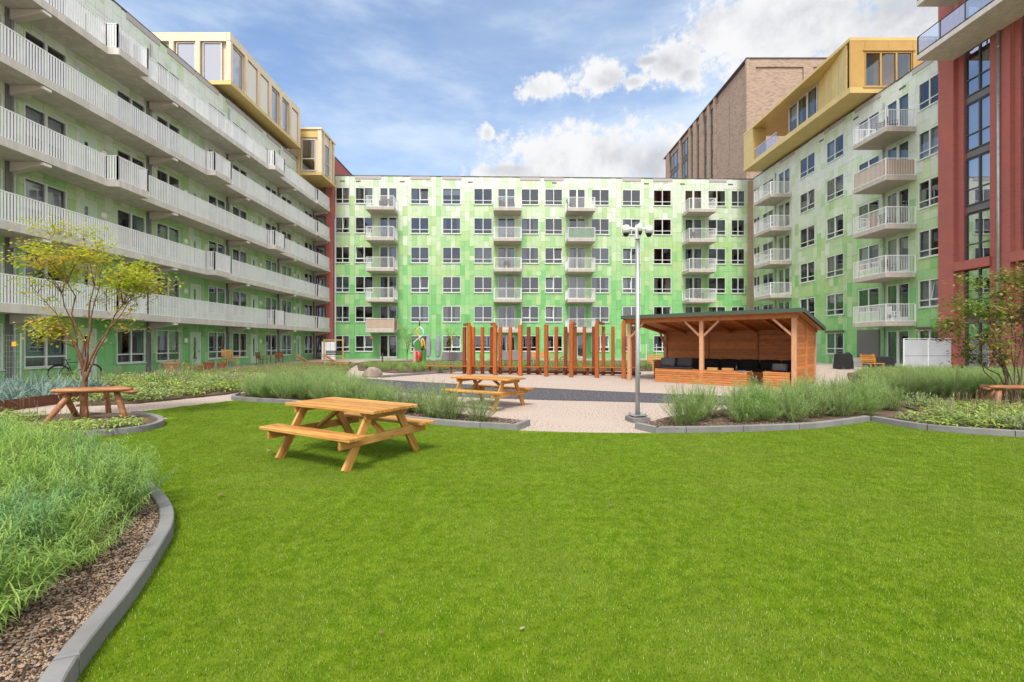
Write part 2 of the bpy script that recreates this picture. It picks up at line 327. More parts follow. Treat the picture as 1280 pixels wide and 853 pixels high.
# ------------------------------------------------------------------ facades
FH = 3.09; TOP = 19.1
_wm = {}
def frame_mesh(w, h, style):
    b = MB(); f = .052; y0, y1 = -.03, .10
    b.box(0, f, y0, y1, 0, h); b.box(w - f, w, y0, y1, 0, h)
    b.box(f, w - f, y0, y1, 0, f); b.box(f, w - f, y0, y1, h - f, h)
    panes = []
    if style in ('W', 'DG'):                     # two casements over two low lights
        t = h * (.25 if style == 'W' else .34)
        b.box(w / 2 - .04, w / 2 + .04, y0 + .002, y1, f, h - f)
        for xa, xb in ((f, w / 2 - .04), (w / 2 + .04, w - f)):
            b.box(xa, xb, y0 + .004, y1, t - .03, t + .03)
            panes += [(xa, xb, t + .03, h - f), (xa, xb, f, t - .03)]
    elif style == 'P':                           # two tall lights
        b.box(w / 2 - .05, w / 2 + .05, y0 + .002, y1, f, h - f)
        panes = [(f, w / 2 - .05, f, h - f), (w / 2 + .05, w - f, f, h - f)]
    elif style == 'B':                           # balcony doors, wide leaves
        b.box(w / 2 - .09, w / 2 + .09, y0 + .002, y1, f, h - f)
        b.box(f, w / 2 - .09, y0 + .004, y1, f, .22); b.box(w / 2 + .09, w - f, y0 + .004, y1, f, .22)
        panes = [(f, w / 2 - .09, .22, h - f), (w / 2 + .09, w - f, .22, h - f)]
    elif style == 'T':                           # three lights
        for k in (1, 2): b.box(w * k / 3 - .06, w * k / 3 + .06, y0 + .002, y1, f, h - f)
        for k in range(3): panes.append((w * k / 3 + (.06 if k else f), w * (k + 1) / 3 - (.06 if k < 2 else f), f, h - f))
    elif style == 'S':                           # single light over a low one
        t = h * .38; b.box(f, w - f, y0 + .004, y1, t - .03, t + .03); panes = [(f, w - f, t + .03, h - f), (f, w - f, f, t - .03)]
    elif style == 'O': panes = [(f, w - f, f, h - f)]
    return b, panes
def pleat(w, h, seed):
    b = MB(); n = max(4, int(w / .055)); r = random.Random(seed)
    vs = []
    for i in range(n + 1):
        x = w * i / n; y = (.03 if i % 2 else 0) + r.uniform(-.01, .01)
        vs += [(x, y, 0), (x, y, h)]
    b.add(vs, [(2 * i, 2 * i + 2, 2 * i + 3, 2 * i + 1) for i in range(n)]); return b
_pd = {}
def window(root, x, z, w, h, style='W', fm='frame', gm='glass', y=0.0, sill=True, drape=True, name='window', seed=0, rot=0, dens=.75):
    w = round(w, 2); h = round(h, 2); key = (w, h, style, fm)
    if key not in _wm:
        b, panes = frame_mesh(w, h, style); _wm[key] = (b.mesh('window_frame', M[fm]), panes)
    fmesh, panes = _wm[key]
    o = place(name, fmesh, root, TR(x, y, z, rot))
    r0 = random.Random(seed * 31 + int(x * 77) + int(z * 19)); tilt = r0.choice((0, 2)) if style == 'W' and r0.random() < .09 else -1
    for i, (xa, xb, za, zb) in enumerate(panes):
        if i == tilt:                            # one casement tilted open
            q = MB(); u, h2, e = xb - xa, zb - za, .05
            q.box(0, e, -.02, .02, 0, h2); q.box(u - e, u, -.02, .02, 0, h2); q.box(e, u - e, -.02, .02, 0, e); q.box(e, u - e, -.02, .02, h2 - e, h2)
            Mx = T(xa, .06, za) @ Matrix.Rotation(R(-9), 4, 'X'); q.build('open_sash', M[fm], o, Mx)
            q = MB(); q.add([(e, 0, e), (u - e, 0, e), (u - e, 0, h2 - e), (e, 0, h2 - e)], [(0, 1, 2, 3)]); q.build('pane', M[gm], o, Mx); continue
        k = (round(xb - xa, 3), round(zb - za, 3), gm)
        if k not in _pd:
            b = MB(); b.add([(0, 0, 0), (k[0], 0, 0), (k[0], 0, k[1]), (0, 0, k[1])], [(0, 1, 2, 3)]); _pd[k] = b.mesh('pane', M[gm])
        place('pane', _pd[k], o, T(xa, .035, za))
    if sill:
        k = ('sill', w)
        if k not in _pd:
            b = MB(); b.box(-.04, w + .04, -.09, .0, -.06, -.012); _pd[k] = b.mesh('sill', M['frame'])
        place('sill', _pd[k], o)
    r = random.Random(seed * 7919 + int(x * 100) + int(z * 1000))
    if drape and r.random() < dens:
        kind = r.choice(('sheer', 'grey', 'teal', 'grey', 'beige', 'teal', 'blind', 'grey', 'teal'))
        mode = r.random()
        if kind == 'blind': spans = [(.05, w - .05, h * r.choice((.0, .35, .6)))]
        elif mode < .35: spans = [(.04, w - .04, .03)]
        elif mode < .7: spans = [(.04, w * r.uniform(.2, .35), .03), (w * r.uniform(.65, .8), w - .04, .03)]
        else: spans = [(.04, w * r.uniform(.3, .55), .03)] if r.random() < .5 else [(w * r.uniform(.45, .7), w - .04, .03)]
        for xa, xb, za in spans:
            place('blind' if kind == 'blind' else 'curtain', pleat(xb - xa, h - za - .05, int(x * 50)).mesh('curtain', M[kind]) if kind != 'blind' else flat(xb - xa, h - za - .05), o, T(xa, .2, za))
    return o
def flat(w, h):
    b = MB(); b.box(0, w, 0, .015, 0, h); return b.mesh('blind', M['blind'])
def cover_rects(x0, x1, z0, z1, holes):
    """rectangles of a wall area left over by its openings"""
    out = [(x0, x1, z0, z1)]
    for a, b, c, d in holes:
        nx = []
        for p, q, r, s in out:
            if a >= q or b <= p or c >= s or d <= r: nx.append((p, q, r, s)); continue
            if c > r: nx.append((p, q, r, c))
            if d < s: nx.append((p, q, d, s))
            lo, hi = max(r, c), min(s, d)
            if a > p: nx.append((p, a, lo, hi))
            if b < q: nx.append((b, q, lo, hi))
        out = nx
    return out
def cladding(root, L, H, holes, seed, n_ind, ref, z_shift=0.0):
    """wall with openings, and the pixel-like green panels on it: the ones that show largest as parts, the rest joined"""
    b = MB(); hz = sorted({0, H} | {v for h in holes for v in h[2:] if 0 < v < H})
    for za, zb in zip(hz, hz[1:]):
        cut = sorted((h[0], h[1]) for h in holes if h[2] <= za + 1e-6 and h[3] >= zb - 1e-6)
        x = 0
        for a, c in cut + [(L, L)]:
            if a > x + 1e-4: b.box(x, a, .02, .30, za, zb)
            x = max(x, c)
    b.build('wall', M['backing'], root)
    r = random.Random(seed); cw, ch = .5, .515
    rest = MB(); cand = []; inv = root.matrix_world
    Mw = Matrix.Translation(root.location) @ root.rotation_euler.to_matrix().to_4x4()
    ncol = int(L / cw) + 1; nrow = int(H / ch) + 2
    def idx(i, j):
        z = (j * ch) / TOP + z_shift
        base = .9 + 8.4 * max(0, min(1, z)) ** 1.05
        n = noise.noise(Vector((i * .21 + seed * 9, j * .30, seed)))
        n2 = noise.noise(Vector((i * .83 + 40, j * .62, seed + 3)))
        k = base + n * 1.2; q = r.random()
        if n2 > .20 or q < .05: k += r.choice((1.2, 2.0, 1.0))
        elif n2 < -.22 or q > .95: k -= r.choice((1.2, 2.0))
        return max(0, min(9, int(round(k))))
    for i in range(ncol):
        xa, xb = i * cw, min(L, (i + 1) * cw); ph = r.randint(0, 1); j = -ph
        while j < nrow:
            step = 2 if r.random() < .85 else 1
            za, zb = max(0, j * ch), min(H, (j + step) * ch); k = idx(i, j); j += step
            if zb - za < .1 or xb - xa < .1: continue
            pcs = cover_rects(xa, xb, za, zb, holes)
            pr = r.uniform(.012, .020)
            for p, q, s, t in pcs:
                if q - p < .03 or t - s < .03: continue
                g = .006
                if len(pcs) == 1 and (q - p, t - s) == (xb - xa, zb - za) and abs(t - s - 2 * ch) < .01 and abs(q - p - cw) < .01:
                    d = (Mw @ Vector(((p + q) / 2, 0, (s + t) / 2)) - Vector(ref)).length
                    cand.append((d, p, s, k, pr))
                else: rest.box(p + g, q - g, -pr, .018, s + g, t - g, k)
    cand.sort()
    for n, (d, p, s, k, pr) in enumerate(cand):
        if n < n_ind:
            key = ('panel', k)
            if key not in _pd:
                mb = MB(); mb.box(.006, cw - .006, -.016, .018, .006, 2 * ch - .006); _pd[key] = mb.mesh('facade_panel', MGREEN[k])
            place('facade_panel', _pd[key], root, T(p, r.uniform(-.004, 0), s))
        else: rest.box(p + .006, p + cw - .006, -pr, .018, s + .006, s + 2 * ch - .006, k)
    rest.build('facade_cladding', MGREEN, root, kind='stuff')
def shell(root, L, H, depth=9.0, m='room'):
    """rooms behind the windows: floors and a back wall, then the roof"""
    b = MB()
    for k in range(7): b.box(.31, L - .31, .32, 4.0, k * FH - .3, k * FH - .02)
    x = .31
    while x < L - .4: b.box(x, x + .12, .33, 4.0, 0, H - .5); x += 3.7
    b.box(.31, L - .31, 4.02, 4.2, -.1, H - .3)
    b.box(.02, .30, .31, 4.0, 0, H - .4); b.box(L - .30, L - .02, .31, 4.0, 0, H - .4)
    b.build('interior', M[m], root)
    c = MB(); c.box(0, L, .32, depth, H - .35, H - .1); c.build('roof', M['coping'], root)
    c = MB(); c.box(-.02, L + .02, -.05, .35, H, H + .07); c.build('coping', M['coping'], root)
def vents(root, spans, H):
    for a, c in spans:
        b = MB(); b.box(a, c, -.06, .0, H - .32, H - .012); o = b.build('parapet_panel', M['vent'], root)
def rail_bars(b, pts, z0, h=1.08, pitch=.115, w=.05, t=.014, off=0.0, top=True):
    for p, q in zip(pts, pts[1:]):
        p = Vector((*p, 0)); q = Vector((*q, 0)); d = q - p; Ln = d.length; d /= Ln; n = max(1, int(round(Ln / pitch)))
        for i in range(n):
            c = p + d * (Ln * (i + .5) / n)
            b.bar(c + Vector((0, 0, z0)), c + Vector((0, 0, z0 + h - .02)), w, t, up=(-d.y, d.x, 0))
        b.bar(p + Vector((0, 0, z0 + h)), q + Vector((0, 0, z0 + h)), .045, .04)
        b.bar(p + Vector((0, 0, z0 + .05)), q + Vector((0, 0, z0 + .05)), .03, .03)
        for e in (p, q): b.bar(e + Vector((0, 0, z0)), e + Vector((0, 0, z0 + h)), .06, .06)
_bal = {}
def balcony(root, x, k, w=2.85, d=1.85, pitch=.115, screen=None):
    z = FH * k - .08
    key = (w, d, pitch)
    if key not in _bal:
        s = MB(); s.box(0, w, -d, .0, -.30, 0, 0); sm = s.mesh('balcony_slab', M['slab'], bevel=.012)
        r = MB(); i = .05; rail_bars(r, [(i, -.03), (i, -d + i), (w - i, -d + i), (w - i, -.03)], .0, 1.1, pitch, .018, .012)
        rm = r.mesh('railing', M['white']); _bal[key] = (sm, rm)
    sm, rm = _bal[key]
    o = place('balcony', sm, root, T(x, -.022, z)); place('railing', rm, o, kind='stuff')
    if screen:
        s = MB(); s.box(.09, w - .09, -d + .08, -d + .11, .05, 1.03); s.box(.09, .12, -d + .13, -.05, .05, 1.03); s.box(w - .12, w - .09, -d + .13, -.05, .05, 1.03)
        s.build('balcony_screen', M[screen], o)
    return o

# ------------------------------------------------------------------ the back block, facing the camera
BROT = math.atan2(1.1, 44.3); BX, BY = -18.45, 48.0
def bx(px):
    k = (px - 640) / F; X = k * (BY + 18.45 * .02483) / (1 - k * .02483); return (X - BX) / math.cos(BROT)
back = thing('apartment_building', 'wide green and white panelled apartment block closing the far end of the courtyard', 'apartment building', (BX, BY, 0), BROT)
BL = bx(944)
wins = [(419.7, 436.8), (444.3, 466.3), (513.6, 536), (553.4, 575.7), (592.5, 615.2), (651.6, 673.3), (681.2, 702.9), (739.3, 761.3), (778, 800.4), (816.8, 839), (885, 906.8), (914, 930.8)]
doors = [(475, 496), (622.4, 643.7), (711, 731.4), (856, 877)]
holes = []; jobs = []
for k in range(6):
    for a, c in wins:
        xa = bx(a); w = round(bx(c) - xa, 2); z = FH * k + .77; holes.append((xa, xa + w, z, z + 1.66)); jobs.append((xa, z, w, 1.66, 'W'))
    for a, c in doors:
        xa = bx(a); w = round(bx(c) - xa, 2); z = FH * k + .03; holes.append((xa, xa + w, z, z + 2.40)); jobs.append((xa, z, w, 2.40, 'B'))
cladding(back, BL, TOP, holes, 3, 290, (0, 0, 4), -.06)
shell(back, BL, TOP)
for xa, z, w, h, s in jobs: window(back, xa, z, w, h, s, name='window' if s == 'W' else 'balcony_door', sill=s == 'W', seed=1, dens=.62)
vents(back, [(bx(a), bx(c)) for a, c in ((444, 477), (513, 538), (553, 577), (650, 675), (680, 704.5), (778, 801), (816, 840), (886, 908))], TOP)
for n, (a, c) in enumerate(((464.5, 500), (618.5, 650), (707.5, 739.5), (853.5, 890))):
    for k in range(1, 6):
        balcony(back, bx(a) - .1, k, 2.85, screen='bamboo' if (n, k) == (0, 1) else 'netgreen' if (n, k) == (2, 4) else None)
b = MB(); b.box(bx(934.2), bx(943.8), -.10, -.03, 0, TOP - .2); b.build('corner_pier', M['strip'], back)
for px in (425, 445, 500, 585, 690, 805, 850, 910):
    b = MB(); b.box(bx(px), bx(px) + .5, -.035, -.02, TOP - .62, TOP - .5); b.build('vent_slot', M['coping'], back)

# ------------------------------------------------------------------ the right block
RX, RY = 25.7, 49.25
right = thing('apartment_building', 'green and white apartment block along the right side with white railed balconies', 'apartment building', (RX, RY, 0), R(-90))
rl = lambda Y: RY - Y
RL = rl(27.4)
rw = [(27.52, 29.05), (32.15, 34.1), (35.6, 37.55), (39.0, 41.0), (45.2, 47.1), (47.7, 48.9)]; rd = [(29.75, 31.5), (42.5, 44.3)]
holes = []; jobs = []
for k in range(6):
    for a, c in rw:
        w = round(c - a, 2); z = FH * k + .77; holes.append((rl(c), rl(c) + w, z, z + 1.68)); jobs.append((rl(c), z, w, 1.68, 'W', (a, k)))
    for a, c in rd:
        w = round(c - a, 2); z = FH * k + .03; holes.append((rl(c), rl(c) + w, z, z + 2.42)); jobs.append((rl(c), z, w, 2.42, 'B', (a, k)))
cladding(right, RL, TOP, holes, 5, 290, (0, 0, 6), .15)
shell(right, RL, TOP)
for xa, z, w, h, s, q in jobs:
    window(right, xa, z, w, h, s, name='window' if s == 'W' else 'balcony_door', sill=s == 'W', seed=2)
    if q == (32.15, 0):
        b = MB(); b.box(xa - .05, xa + w + .05, -.10, -.035, z - .7, z + h + .12)
        for i in range(17): b.box(xa, xa + w, -.115, -.101, z - .66 + i * .14, z - .56 + i * .14)
        b.build('roller_shutter', M['spandrel'], right)
    if q in ((27.52, 0), (35.6, 0)):
        b = MB(); b.box(xa - .06, xa + w + .06, -.16, -.035, z + h + .02, z + h + .17); b.build('shutter_box', M['coping'], right)
vents(right, [(rl(c), rl(a)) for a, c in ((32, 34.4), (35.4, 37.8), (41.8, 44), (28, 29.5))], TOP)
for Y0 in (32.05, 45.1):
    for k in range(1, 6):
        balcony(right, rl(Y0), k, 2.85, 1.95, .105, screen='bamboo' if (Y0, k) == (32.05, 4) else None)
    b = MB(); b.tube([(rl(Y0) + .3, -.09, .2), (rl(Y0) + .3, -.09, TOP - .9)], .045, 8); b.build('downpipe', M['steel'], right)
for Y0 in (30.5, 34.6, 38.4):
    b = MB(); b.box(rl(Y0), rl(Y0) + .5, -.035, -.02, TOP - .75, TOP - .62); b.build('vent_slot', M['coping'], right)

# ------------------------------------------------------------------ red brick block, right edge
red = thing('apartment_building', 'red brick apartment block at the right edge with tall dark framed windows', 'apartment building', (RX, RY, 0), R(-90))
x0 = RL + .004; xe = rl(14); HR = 28.0
def redbox(name, xa, xb, y0, y1, z0, z1, m='redbrick'):
    q = MB(); q.box(xa, xb, y0, y1, z0, z1); return q.build(name, M[m], red)
piers = [(x0, rl(26.45), -.32), (rl(26.45) + .002, rl(26.12), -.06), (rl(24.55), rl(24.0), -.20), (rl(24.0) + .003, rl(23.45), -.32), (rl(23.45) + .003, rl(23.15), -.10), (rl(21.6), rl(20.6), -.2), (rl(19), xe, -.32)]
for a, c, y in piers: redbox('brick_pier', a, c, y, .9, 0, HR)
b = MB(); b.box(x0, xe, .9, 1.1, 0, HR); b.box(x0, xe, 1.1, 8, HR - .3, HR); b.build('wall', M['redbrick'], red)
bays = [(rl(26.12) + .004, rl(24.55) - .004), (rl(23.15) + .004, rl(21.6) - .004), (rl(20.6) + .004, rl(19) - .004)]
for a, c in bays:
    for k in range(0, 8):
        z = FH * k + .08 if k not in (0, 1) else FH * k + .05
        h = 2.62 if k > 1 else 2.7
        if k == 2: redbox('brick_lintel', a - .3 if k == 2 else a, c + .1, -.345, .5, z - .52, z - .02)
        else: redbox('spandrel_panel', a, c, .10, .3, z - .39, z - .004, 'spandrel')
        window(red, a + .003, z, c - a - .006, h, 'DG', fm='gframe', gm='greyglass', y=.06, sill=False, seed=5, dens=.8)
redbox('brick_lintel', x0, rl(26.12), -.335, .5, 18.3, 18.75)
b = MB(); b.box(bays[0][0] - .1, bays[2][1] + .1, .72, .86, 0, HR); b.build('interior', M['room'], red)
b = MB(); b.tube([(rl(23.93), -.40, .1), (rl(23.93), -.40, 18.0)], .07, 10); o = b.build('downpipe', M['steel'], red, smooth=True)
for z in (2, 5, 8, 11, 14, 17):
    b = MB(); b.lathe([(.085, z), (.085, z + .06)], 10, (rl(23.93), -.40)); b.build('pipe_bracket', M['steel'], o)
for z, a in ((17.85, rl(26.45)), (20.95, rl(26.45))):
    b = MB(); b.box(a, xe, -2.45, -.33, z, z + .28); o = b.build('balcony', M['concrete'], red, bevel=.01)
    fr = MB(); pts = [(a + .05, -.34), (a + .05, -2.40), (xe, -2.40)]
    for p, q in zip(pts, pts[1:]):
        p = Vector((*p, z + .28)); q = Vector((*q, z + .28)); n = max(1, int(round((q - p).length / 1.35)))
        fr.bar(p + Vector((0, 0, 1.05)), q + Vector((0, 0, 1.05)), .05, .035)
        fr.bar(p + Vector((0, 0, .08)), q + Vector((0, 0, .08)), .04, .03)
        for i in range(n + 1):
            e = p.lerp(q, i / n); fr.bar(e, e + Vector((0, 0, 1.05)), .05, .05)
        for i in range(n):
            e, f = p.lerp(q, (i + .03) / n), p.lerp(q, (i + .97) / n)
            gl = MB(); gl.bar(e + Vector((0, 0, .55)), f + Vector((0, 0, .55)), .012, .86); gl.build('glass_panel', M['clear'], o)
    fr.build('railing_frame', M['gframe'], o)

# ------------------------------------------------------------------ gallery block on the left
LX, LY = -20.4, 12.0
left = thing('apartment_building', 'green gallery apartment block on the left with long white railed walkways', 'apartment building', (LX, LY, 0), R(90))
ll = lambda Y: Y - LY
LL = ll(47.4)
holes = []; jobs = []
bays = [(11.6 + 7.16 * i) for i in range(6)]
for k in range(6):
    for i, s in enumerate(bays):
        for off, w, st in ((.45, 1.85, 'P'), (3.25, .95, 'D'), (4.95, 1.85, 'P')):
            if i % 2 and st == 'D': off = 7.16 - off - w - .1
            Y = s + off
            if Y < LY + .2 or Y + w > 47.2: continue
            x = ll(Y); z = FH * k + (.04 if st == 'D' else .57); h = 2.28 if st == 'D' else 1.82
            holes.append((x, x + w, z, z + h)); jobs.append((x, z, w, h, st if (k or st == 'D') else 'W', i, k))
cladding(left, LL, TOP, holes, 9, 200, (0, 0, 2), .13)
shell(left, LL, TOP)
db = MB(); db.box(0, .06, -.02, .1, 0, 2.28); db.box(.89, .95, -.02, .1, 0, 2.28); db.box(.06, .89, -.02, .1, 2.22, 2.28)
doorframe = db.mesh('door_frame', M['frame'])
leaf = MB(); leaf.box(.06, .36, .02, .07, 0, 2.22); leaf.box(.54, .89, .02, .07, 0, 2.22); leaf.box(.36, .54, .02, .07, 0, .55); leaf.box(.36, .54, .02, .07, 1.95, 2.22)
leaf = leaf.mesh('door_leaf', M['door']); hn = MB(); hn.box(.80, .83, -.03, .02, 1.0, 1.12); hn.box(.72, .83, -.05, -.03, 1.05, 1.075); hn = hn.mesh('handle', M['steel'])
dp = MB(); dp.box(.36, .54, .035, .045, .55, 1.95); dp = dp.mesh('pane', M['glass'])
lm = MB()
prof = [(.0, .0), (.17, 0), (.165, .03), (.12, .06), (.05, .075)]
lm.lathe([(max(r, .001), z) for r, z in prof], 18); lampmesh = lm.mesh('wall_lamp', M['lamp'], smooth=True)
for x, z, w, h, st, i, k in jobs:
    if st == 'D':
        o = place('door', doorframe, left, T(x, 0, z)); place('door_leaf', leaf, o); place('pane', dp, o); place('handle', hn, o)
        lx = x - .42 if not i % 2 else x + 1.35
        place('wall_lamp', lampmesh, left, T(lx, -.02, z + 1.75) @ Matrix.Rotation(R(90), 4, 'X'))
    else: window(left, x, z, w, h, st, sill=k == 0, seed=3, dens=.85)
for s in bays[1:]:
    b = MB(); b.tube([(ll(s) + .02, -.10, .1), (ll(s) + .02, -.10, TOP - .6)], .05, 8); b.build('downpipe', M['steel'], left)
    b = MB(); b.box(ll(s) - .28, ll(s) - .05, -.05, -.022, 0, FH * 5.6); b.build('party_wall_strip', M['spandrel'], left)
    for k in range(1, 6):                       # tapering console under each walkway, its light at the tip
        z = FH * k - .30; x = ll(s)
        b = MB(); b.add([(x - .16, -.06, z), (x + .16, -.06, z), (x + .16, -1.35, z), (x - .16, -1.35, z), (x - .16, -.06, z - .42), (x + .16, -.06, z - .42), (x + .16, -1.35, z - .16), (x - .16, -1.35, z - .16)],
                        [(3, 2, 1, 0), (4, 5, 6, 7), (0, 1, 5, 4), (2, 3, 7, 6), (1, 2, 6, 5), (3, 0, 4, 7)])
        o = b.build('console', M['soffit'], left, bevel=.02)
        b = MB(); b.box(x - .17, x + .17, -1.46, -1.36, z - .15, z - .04); b.build('console_light', M['lamp'], o)
def gallery_line(k):
    e = 1.5; bump = e + .5
    pts = [(0, -e)]
    for Ya, Yb in ((21.5, 23.3), (35.7, 37.3)) if k % 2 else ((14.3, 16.0), (28.5, 30.2)):
        pts += [(ll(Ya), -e), (ll(Ya) + .03, -bump), (ll(Yb), -bump), (ll(Yb), -e)]
    pts += [(ll(44.4), -e), (ll(44.5), -e - .14), (LL + .2, -e - .14)]
    return pts
for k in range(1, 6):
    z = FH * k; pts = gallery_line(k)
    b = MB(); b.prism([(0, -.024)] + pts + [(LL + .2, -.024)], z - .30, z - .02)
    o = b.build('walkway', M['concrete'], left)
    ed = MB(); inn = []
    for n, (px_, py_) in enumerate(pts): inn.append((px_, py_ + .06))
    rb = MB(); rail_bars(rb, inn, z - .02, 1.12, .115, .07, .014)
    rb.build('railing', M['white'], o, kind='stuff')
    for a, c in zip(pts, pts[1:]):               # raised edge of each slab element
        d = Vector((c[0] - a[0], c[1] - a[1])); n = max(1, int(d.length / 7.2))
        if d.length < .2: continue
        for i in range(n):
            p = Vector(a) + d * (i / n); q = Vector(a) + d * ((i + 1) / n); u = d.normalized() * .008
            s = MB(); s.bar((p.x + u.x, p.y + u.y, z - .16), (q.x - u.x, q.y - u.y, z - .16), .03, .335); s.build('edge_beam', M['concrete'], o)
vents(left, [(ll(a), ll(a) + 2.3) for a in (17.5, 20.6, 24.3, 27.2, 29.6, 32.8, 35.2, 38.2, 41)], TOP)

# red brick stair block in the far left corner, its side wall rising above the roof
stair = thing('stair_tower', 'red brick stair tower in the far left corner beside the gallery block', 'stair tower', (-20.4, 47.42, 0))
b = MB(); b.box(.0, 1.93, .0, .55, 0, TOP - 1.4); b.build('wall', M['redbrick'], stair)
b = MB(); b.box(-6, 1.92, 1.0, 9.5, 17.0, 21.0); b.box(-6, 1.93, .56, 1.0, 17.2, 21.0); b.build('upper_wall', M['redbrick'], stair)
b = MB(); b.box(-6, 1.98, .55, 9.6, 21.0, 21.08); b.build('coping', M['coping'], stair)
for k in range(6):
    b = MB(); b.box(.25, 1.2, -.03, .0, FH * k + .05, FH * k + 2.35); o = b.build('door', M['gframe'], stair)
    b = MB(); b.box(.35, 1.1, -.045, -.032, FH * k + .2, FH * k + 2.2); b.build('pane', M['blackglass'], o)

# ------------------------------------------------------------------ gilded penthouses
def pbox(root, name, xa, xb, ya, yb, za, zb, m, bevel=0):
    q = MB(); q.box(xa, xb, ya, yb, za, zb); return q.build(name, M[m], root, bevel=bevel)
ph = thing('rooftop_penthouse', 'long cream gold rooftop penthouse above the gallery block', 'penthouse', (0, 0, 0))
XA, XB, Y0, Y1, Z0, Z1 = -31.0, -19.6, 32.0, 42.5, 19.75, 23.25
pbox(ph, 'core', XA, XB - .25, Y0 + .25, Y1, Z0 + .1, Z1 - .1, 'cream'); pbox(ph, 'roof', XA, XB, Y0, Y1, Z1 - .09, Z1, 'cream')
pbox(ph, 'soffit', XA, XB + .1, Y0 - .1, Y1, Z0 - .18, Z0 + .09, 'gold'); pbox(ph, 'plinth', XA, -20.9, Y0 + 1.2, Y1, TOP - .1, Z0 - .19, 'coping')
pbox(ph, 'fascia', XA, XB - .26, Y0, Y0 + .24, 22.65, Z1 - .1, 'cream'); pbox(ph, 'fascia', XB - .24, XB, Y0, Y1, 22.7, Z1 - .1, 'cream')
for i, X in enumerate((-23.4, -21.57, -25.6)):
    window(ph, X, Z0 + .12, 1.32, 2.72, 'O', fm='creamwhite', y=Y0 + .1, sill=False, drape=False, gm='blackglass')
    pbox(ph, 'fin', X - .42, X - .12, Y0 - .06, Y0 + .2, Z0 + .1, 22.64, 'cream')
pbox(ph, 'corner_post', XB - .30, XB + .02, Y0 - .03, Y0 + .30, Z0 + .1, 22.69, 'cream', .06)
Ys = [32.35, 34.0, 35.7, 37.35, 39.05, 40.75, 42.4]
for i, (a, c) in enumerate(zip(Ys, Ys[1:])):
    pbox(ph, 'fin', XB - .23, XB + .10, c - .22, c, Z0 + .1, 22.69, 'cream')
    if i in (0, 3, 4): window(ph, XB - .14, Z0 + .12, 1.28, 2.72, 'O', fm='creamwhite', sill=False, drape=False, gm='blackglass', rot=R(90), y=a + .1)
    else: pbox(ph, 'wall_panel', XB - .23, XB - .08, a + .06, c - .30, Z0 + .25, 22.6, 'creamwhite')
pb = thing('projecting_bay', 'small gold boxed bay projecting over the end of the gallery block', 'bay', (0, 0, 0))
pbox(pb, 'wall', -21.2, -18.12, 43.62, 46.7, 17.75, 21.8, 'cream'); pbox(pb, 'soffit', -21.2, -17.96, 43.4, 46.9, 17.5, 17.72, 'gold'); pbox(pb, 'roof', -21.2, -17.96, 43.4, 46.9, 21.82, 22.0, 'cream')
pbox(pb, 'fascia', -20.2, -18.0, 43.5, 43.6, 21.1, 21.8, 'gold'); pbox(pb, 'corner_post', -18.4, -18.0, 43.46, 43.8, 17.74, 21.8, 'cream', .05)
window(pb, -19.9, 17.95, 1.3, 2.95, 'S', fm='creamwhite', y=43.52, sill=False, seed=31, gm='blackglass')
window(pb, -18.04, 17.95, 1.1, 2.9, 'S', fm='creamwhite', y=44.3, sill=False, seed=32, rot=R(90))
for Y in (43.95, 45.6, 46.4): pbox(pb, 'fin', -18.1, -17.97, Y, Y + .16, 17.74, 21.8, 'cream')
pbox(pb, 'fin', -20.2, -20.0, 43.46, 43.6, 17.74, 21.8, 'gold')

gp = thing('rooftop_penthouse', 'angular yellow gold rooftop penthouse with a recessed terrace above the right block', 'penthouse', (0, 0, 0))
XF, YN, YF, ZB, ZT = 23.8, 32.4, 47.3, 19.25, 23.15
pbox(gp, 'soffit', XF, 33, YN, YF, ZB, ZB + .42, 'gold'); pbox(gp, 'roof', XF, 33, YN, YF, ZT - .22, ZT, 'gold')
pbox(gp, 'plinth', 26.3, 32.8, YN + .8, YF - .2, TOP - .05, ZB - .004, 'coping')
pbox(gp, 'end_pillar', XF + .02, 25.15, YF - 1.75, YF - .02, ZB + .43, ZT - .23, 'gold')
def vwall(name, p, q, z0, z1, t, m):
    w = MB(); w.bar((p[0], p[1], (z0 + z1) / 2), (q[0], q[1], (z0 + z1) / 2), t, z1 - z0); return w.build(name, M[m], gp)
pts = [(XF + .06, YN + .35), (25.1, 37.7)]
for i in range(4):                               # oblique boarded wall that opens the terrace
    a = Vector(pts[0]).lerp(Vector(pts[1]), i / 4 + .004); c = Vector(pts[0]).lerp(Vector(pts[1]), (i + 1) / 4 - .004); vwall('wall_panel', a, c, ZB + .43, ZT - .23, .08, 'gold')
window(gp, 25.08, ZB + .45, 1.25, 3.2, 'O', fm='creamwhite', y=39.05, sill=False, seed=41, rot=R(-90))
window(gp, 25.08, ZB + .45, 1.25, 3.2, 'O', fm='creamwhite', y=40.35, sill=False, seed=42, rot=R(-90))
window(gp, 25.08, ZB + .45, 1.25, 3.2, 'O', fm='creamwhite', y=41.65, sill=False, seed=43, rot=R(-90))
pbox(gp, 'inner_wall', 25.2, 28.2, 41.7, 41.85, ZB + .43, ZT - .23, 'gold_shaded'); pbox(gp, 'inner_wall', 28.1, 28.3, 41.86, 43.8, ZB + .43, ZT - .23, 'gold'); pbox(gp, 'inner_wall', 25.4, 28.3, 37.6, 37.7, ZB + .43, ZT - .23, 'room'); pbox(gp, 'inner_wall', 29, 29.1, 37.72, 41.68, ZB + .43, ZT - .23, 'room')
q = MB(); q.box(24.0, 24.02, 41.75, YF - 1.78, ZB + .43, ZB + 1.5); q.build('glass_balustrade', M['clear'], gp)
pbox(gp, 'handrail', 23.98, 24.04, 41.75, YF - 1.78, ZB + 1.5, ZB + 1.54, 'white')
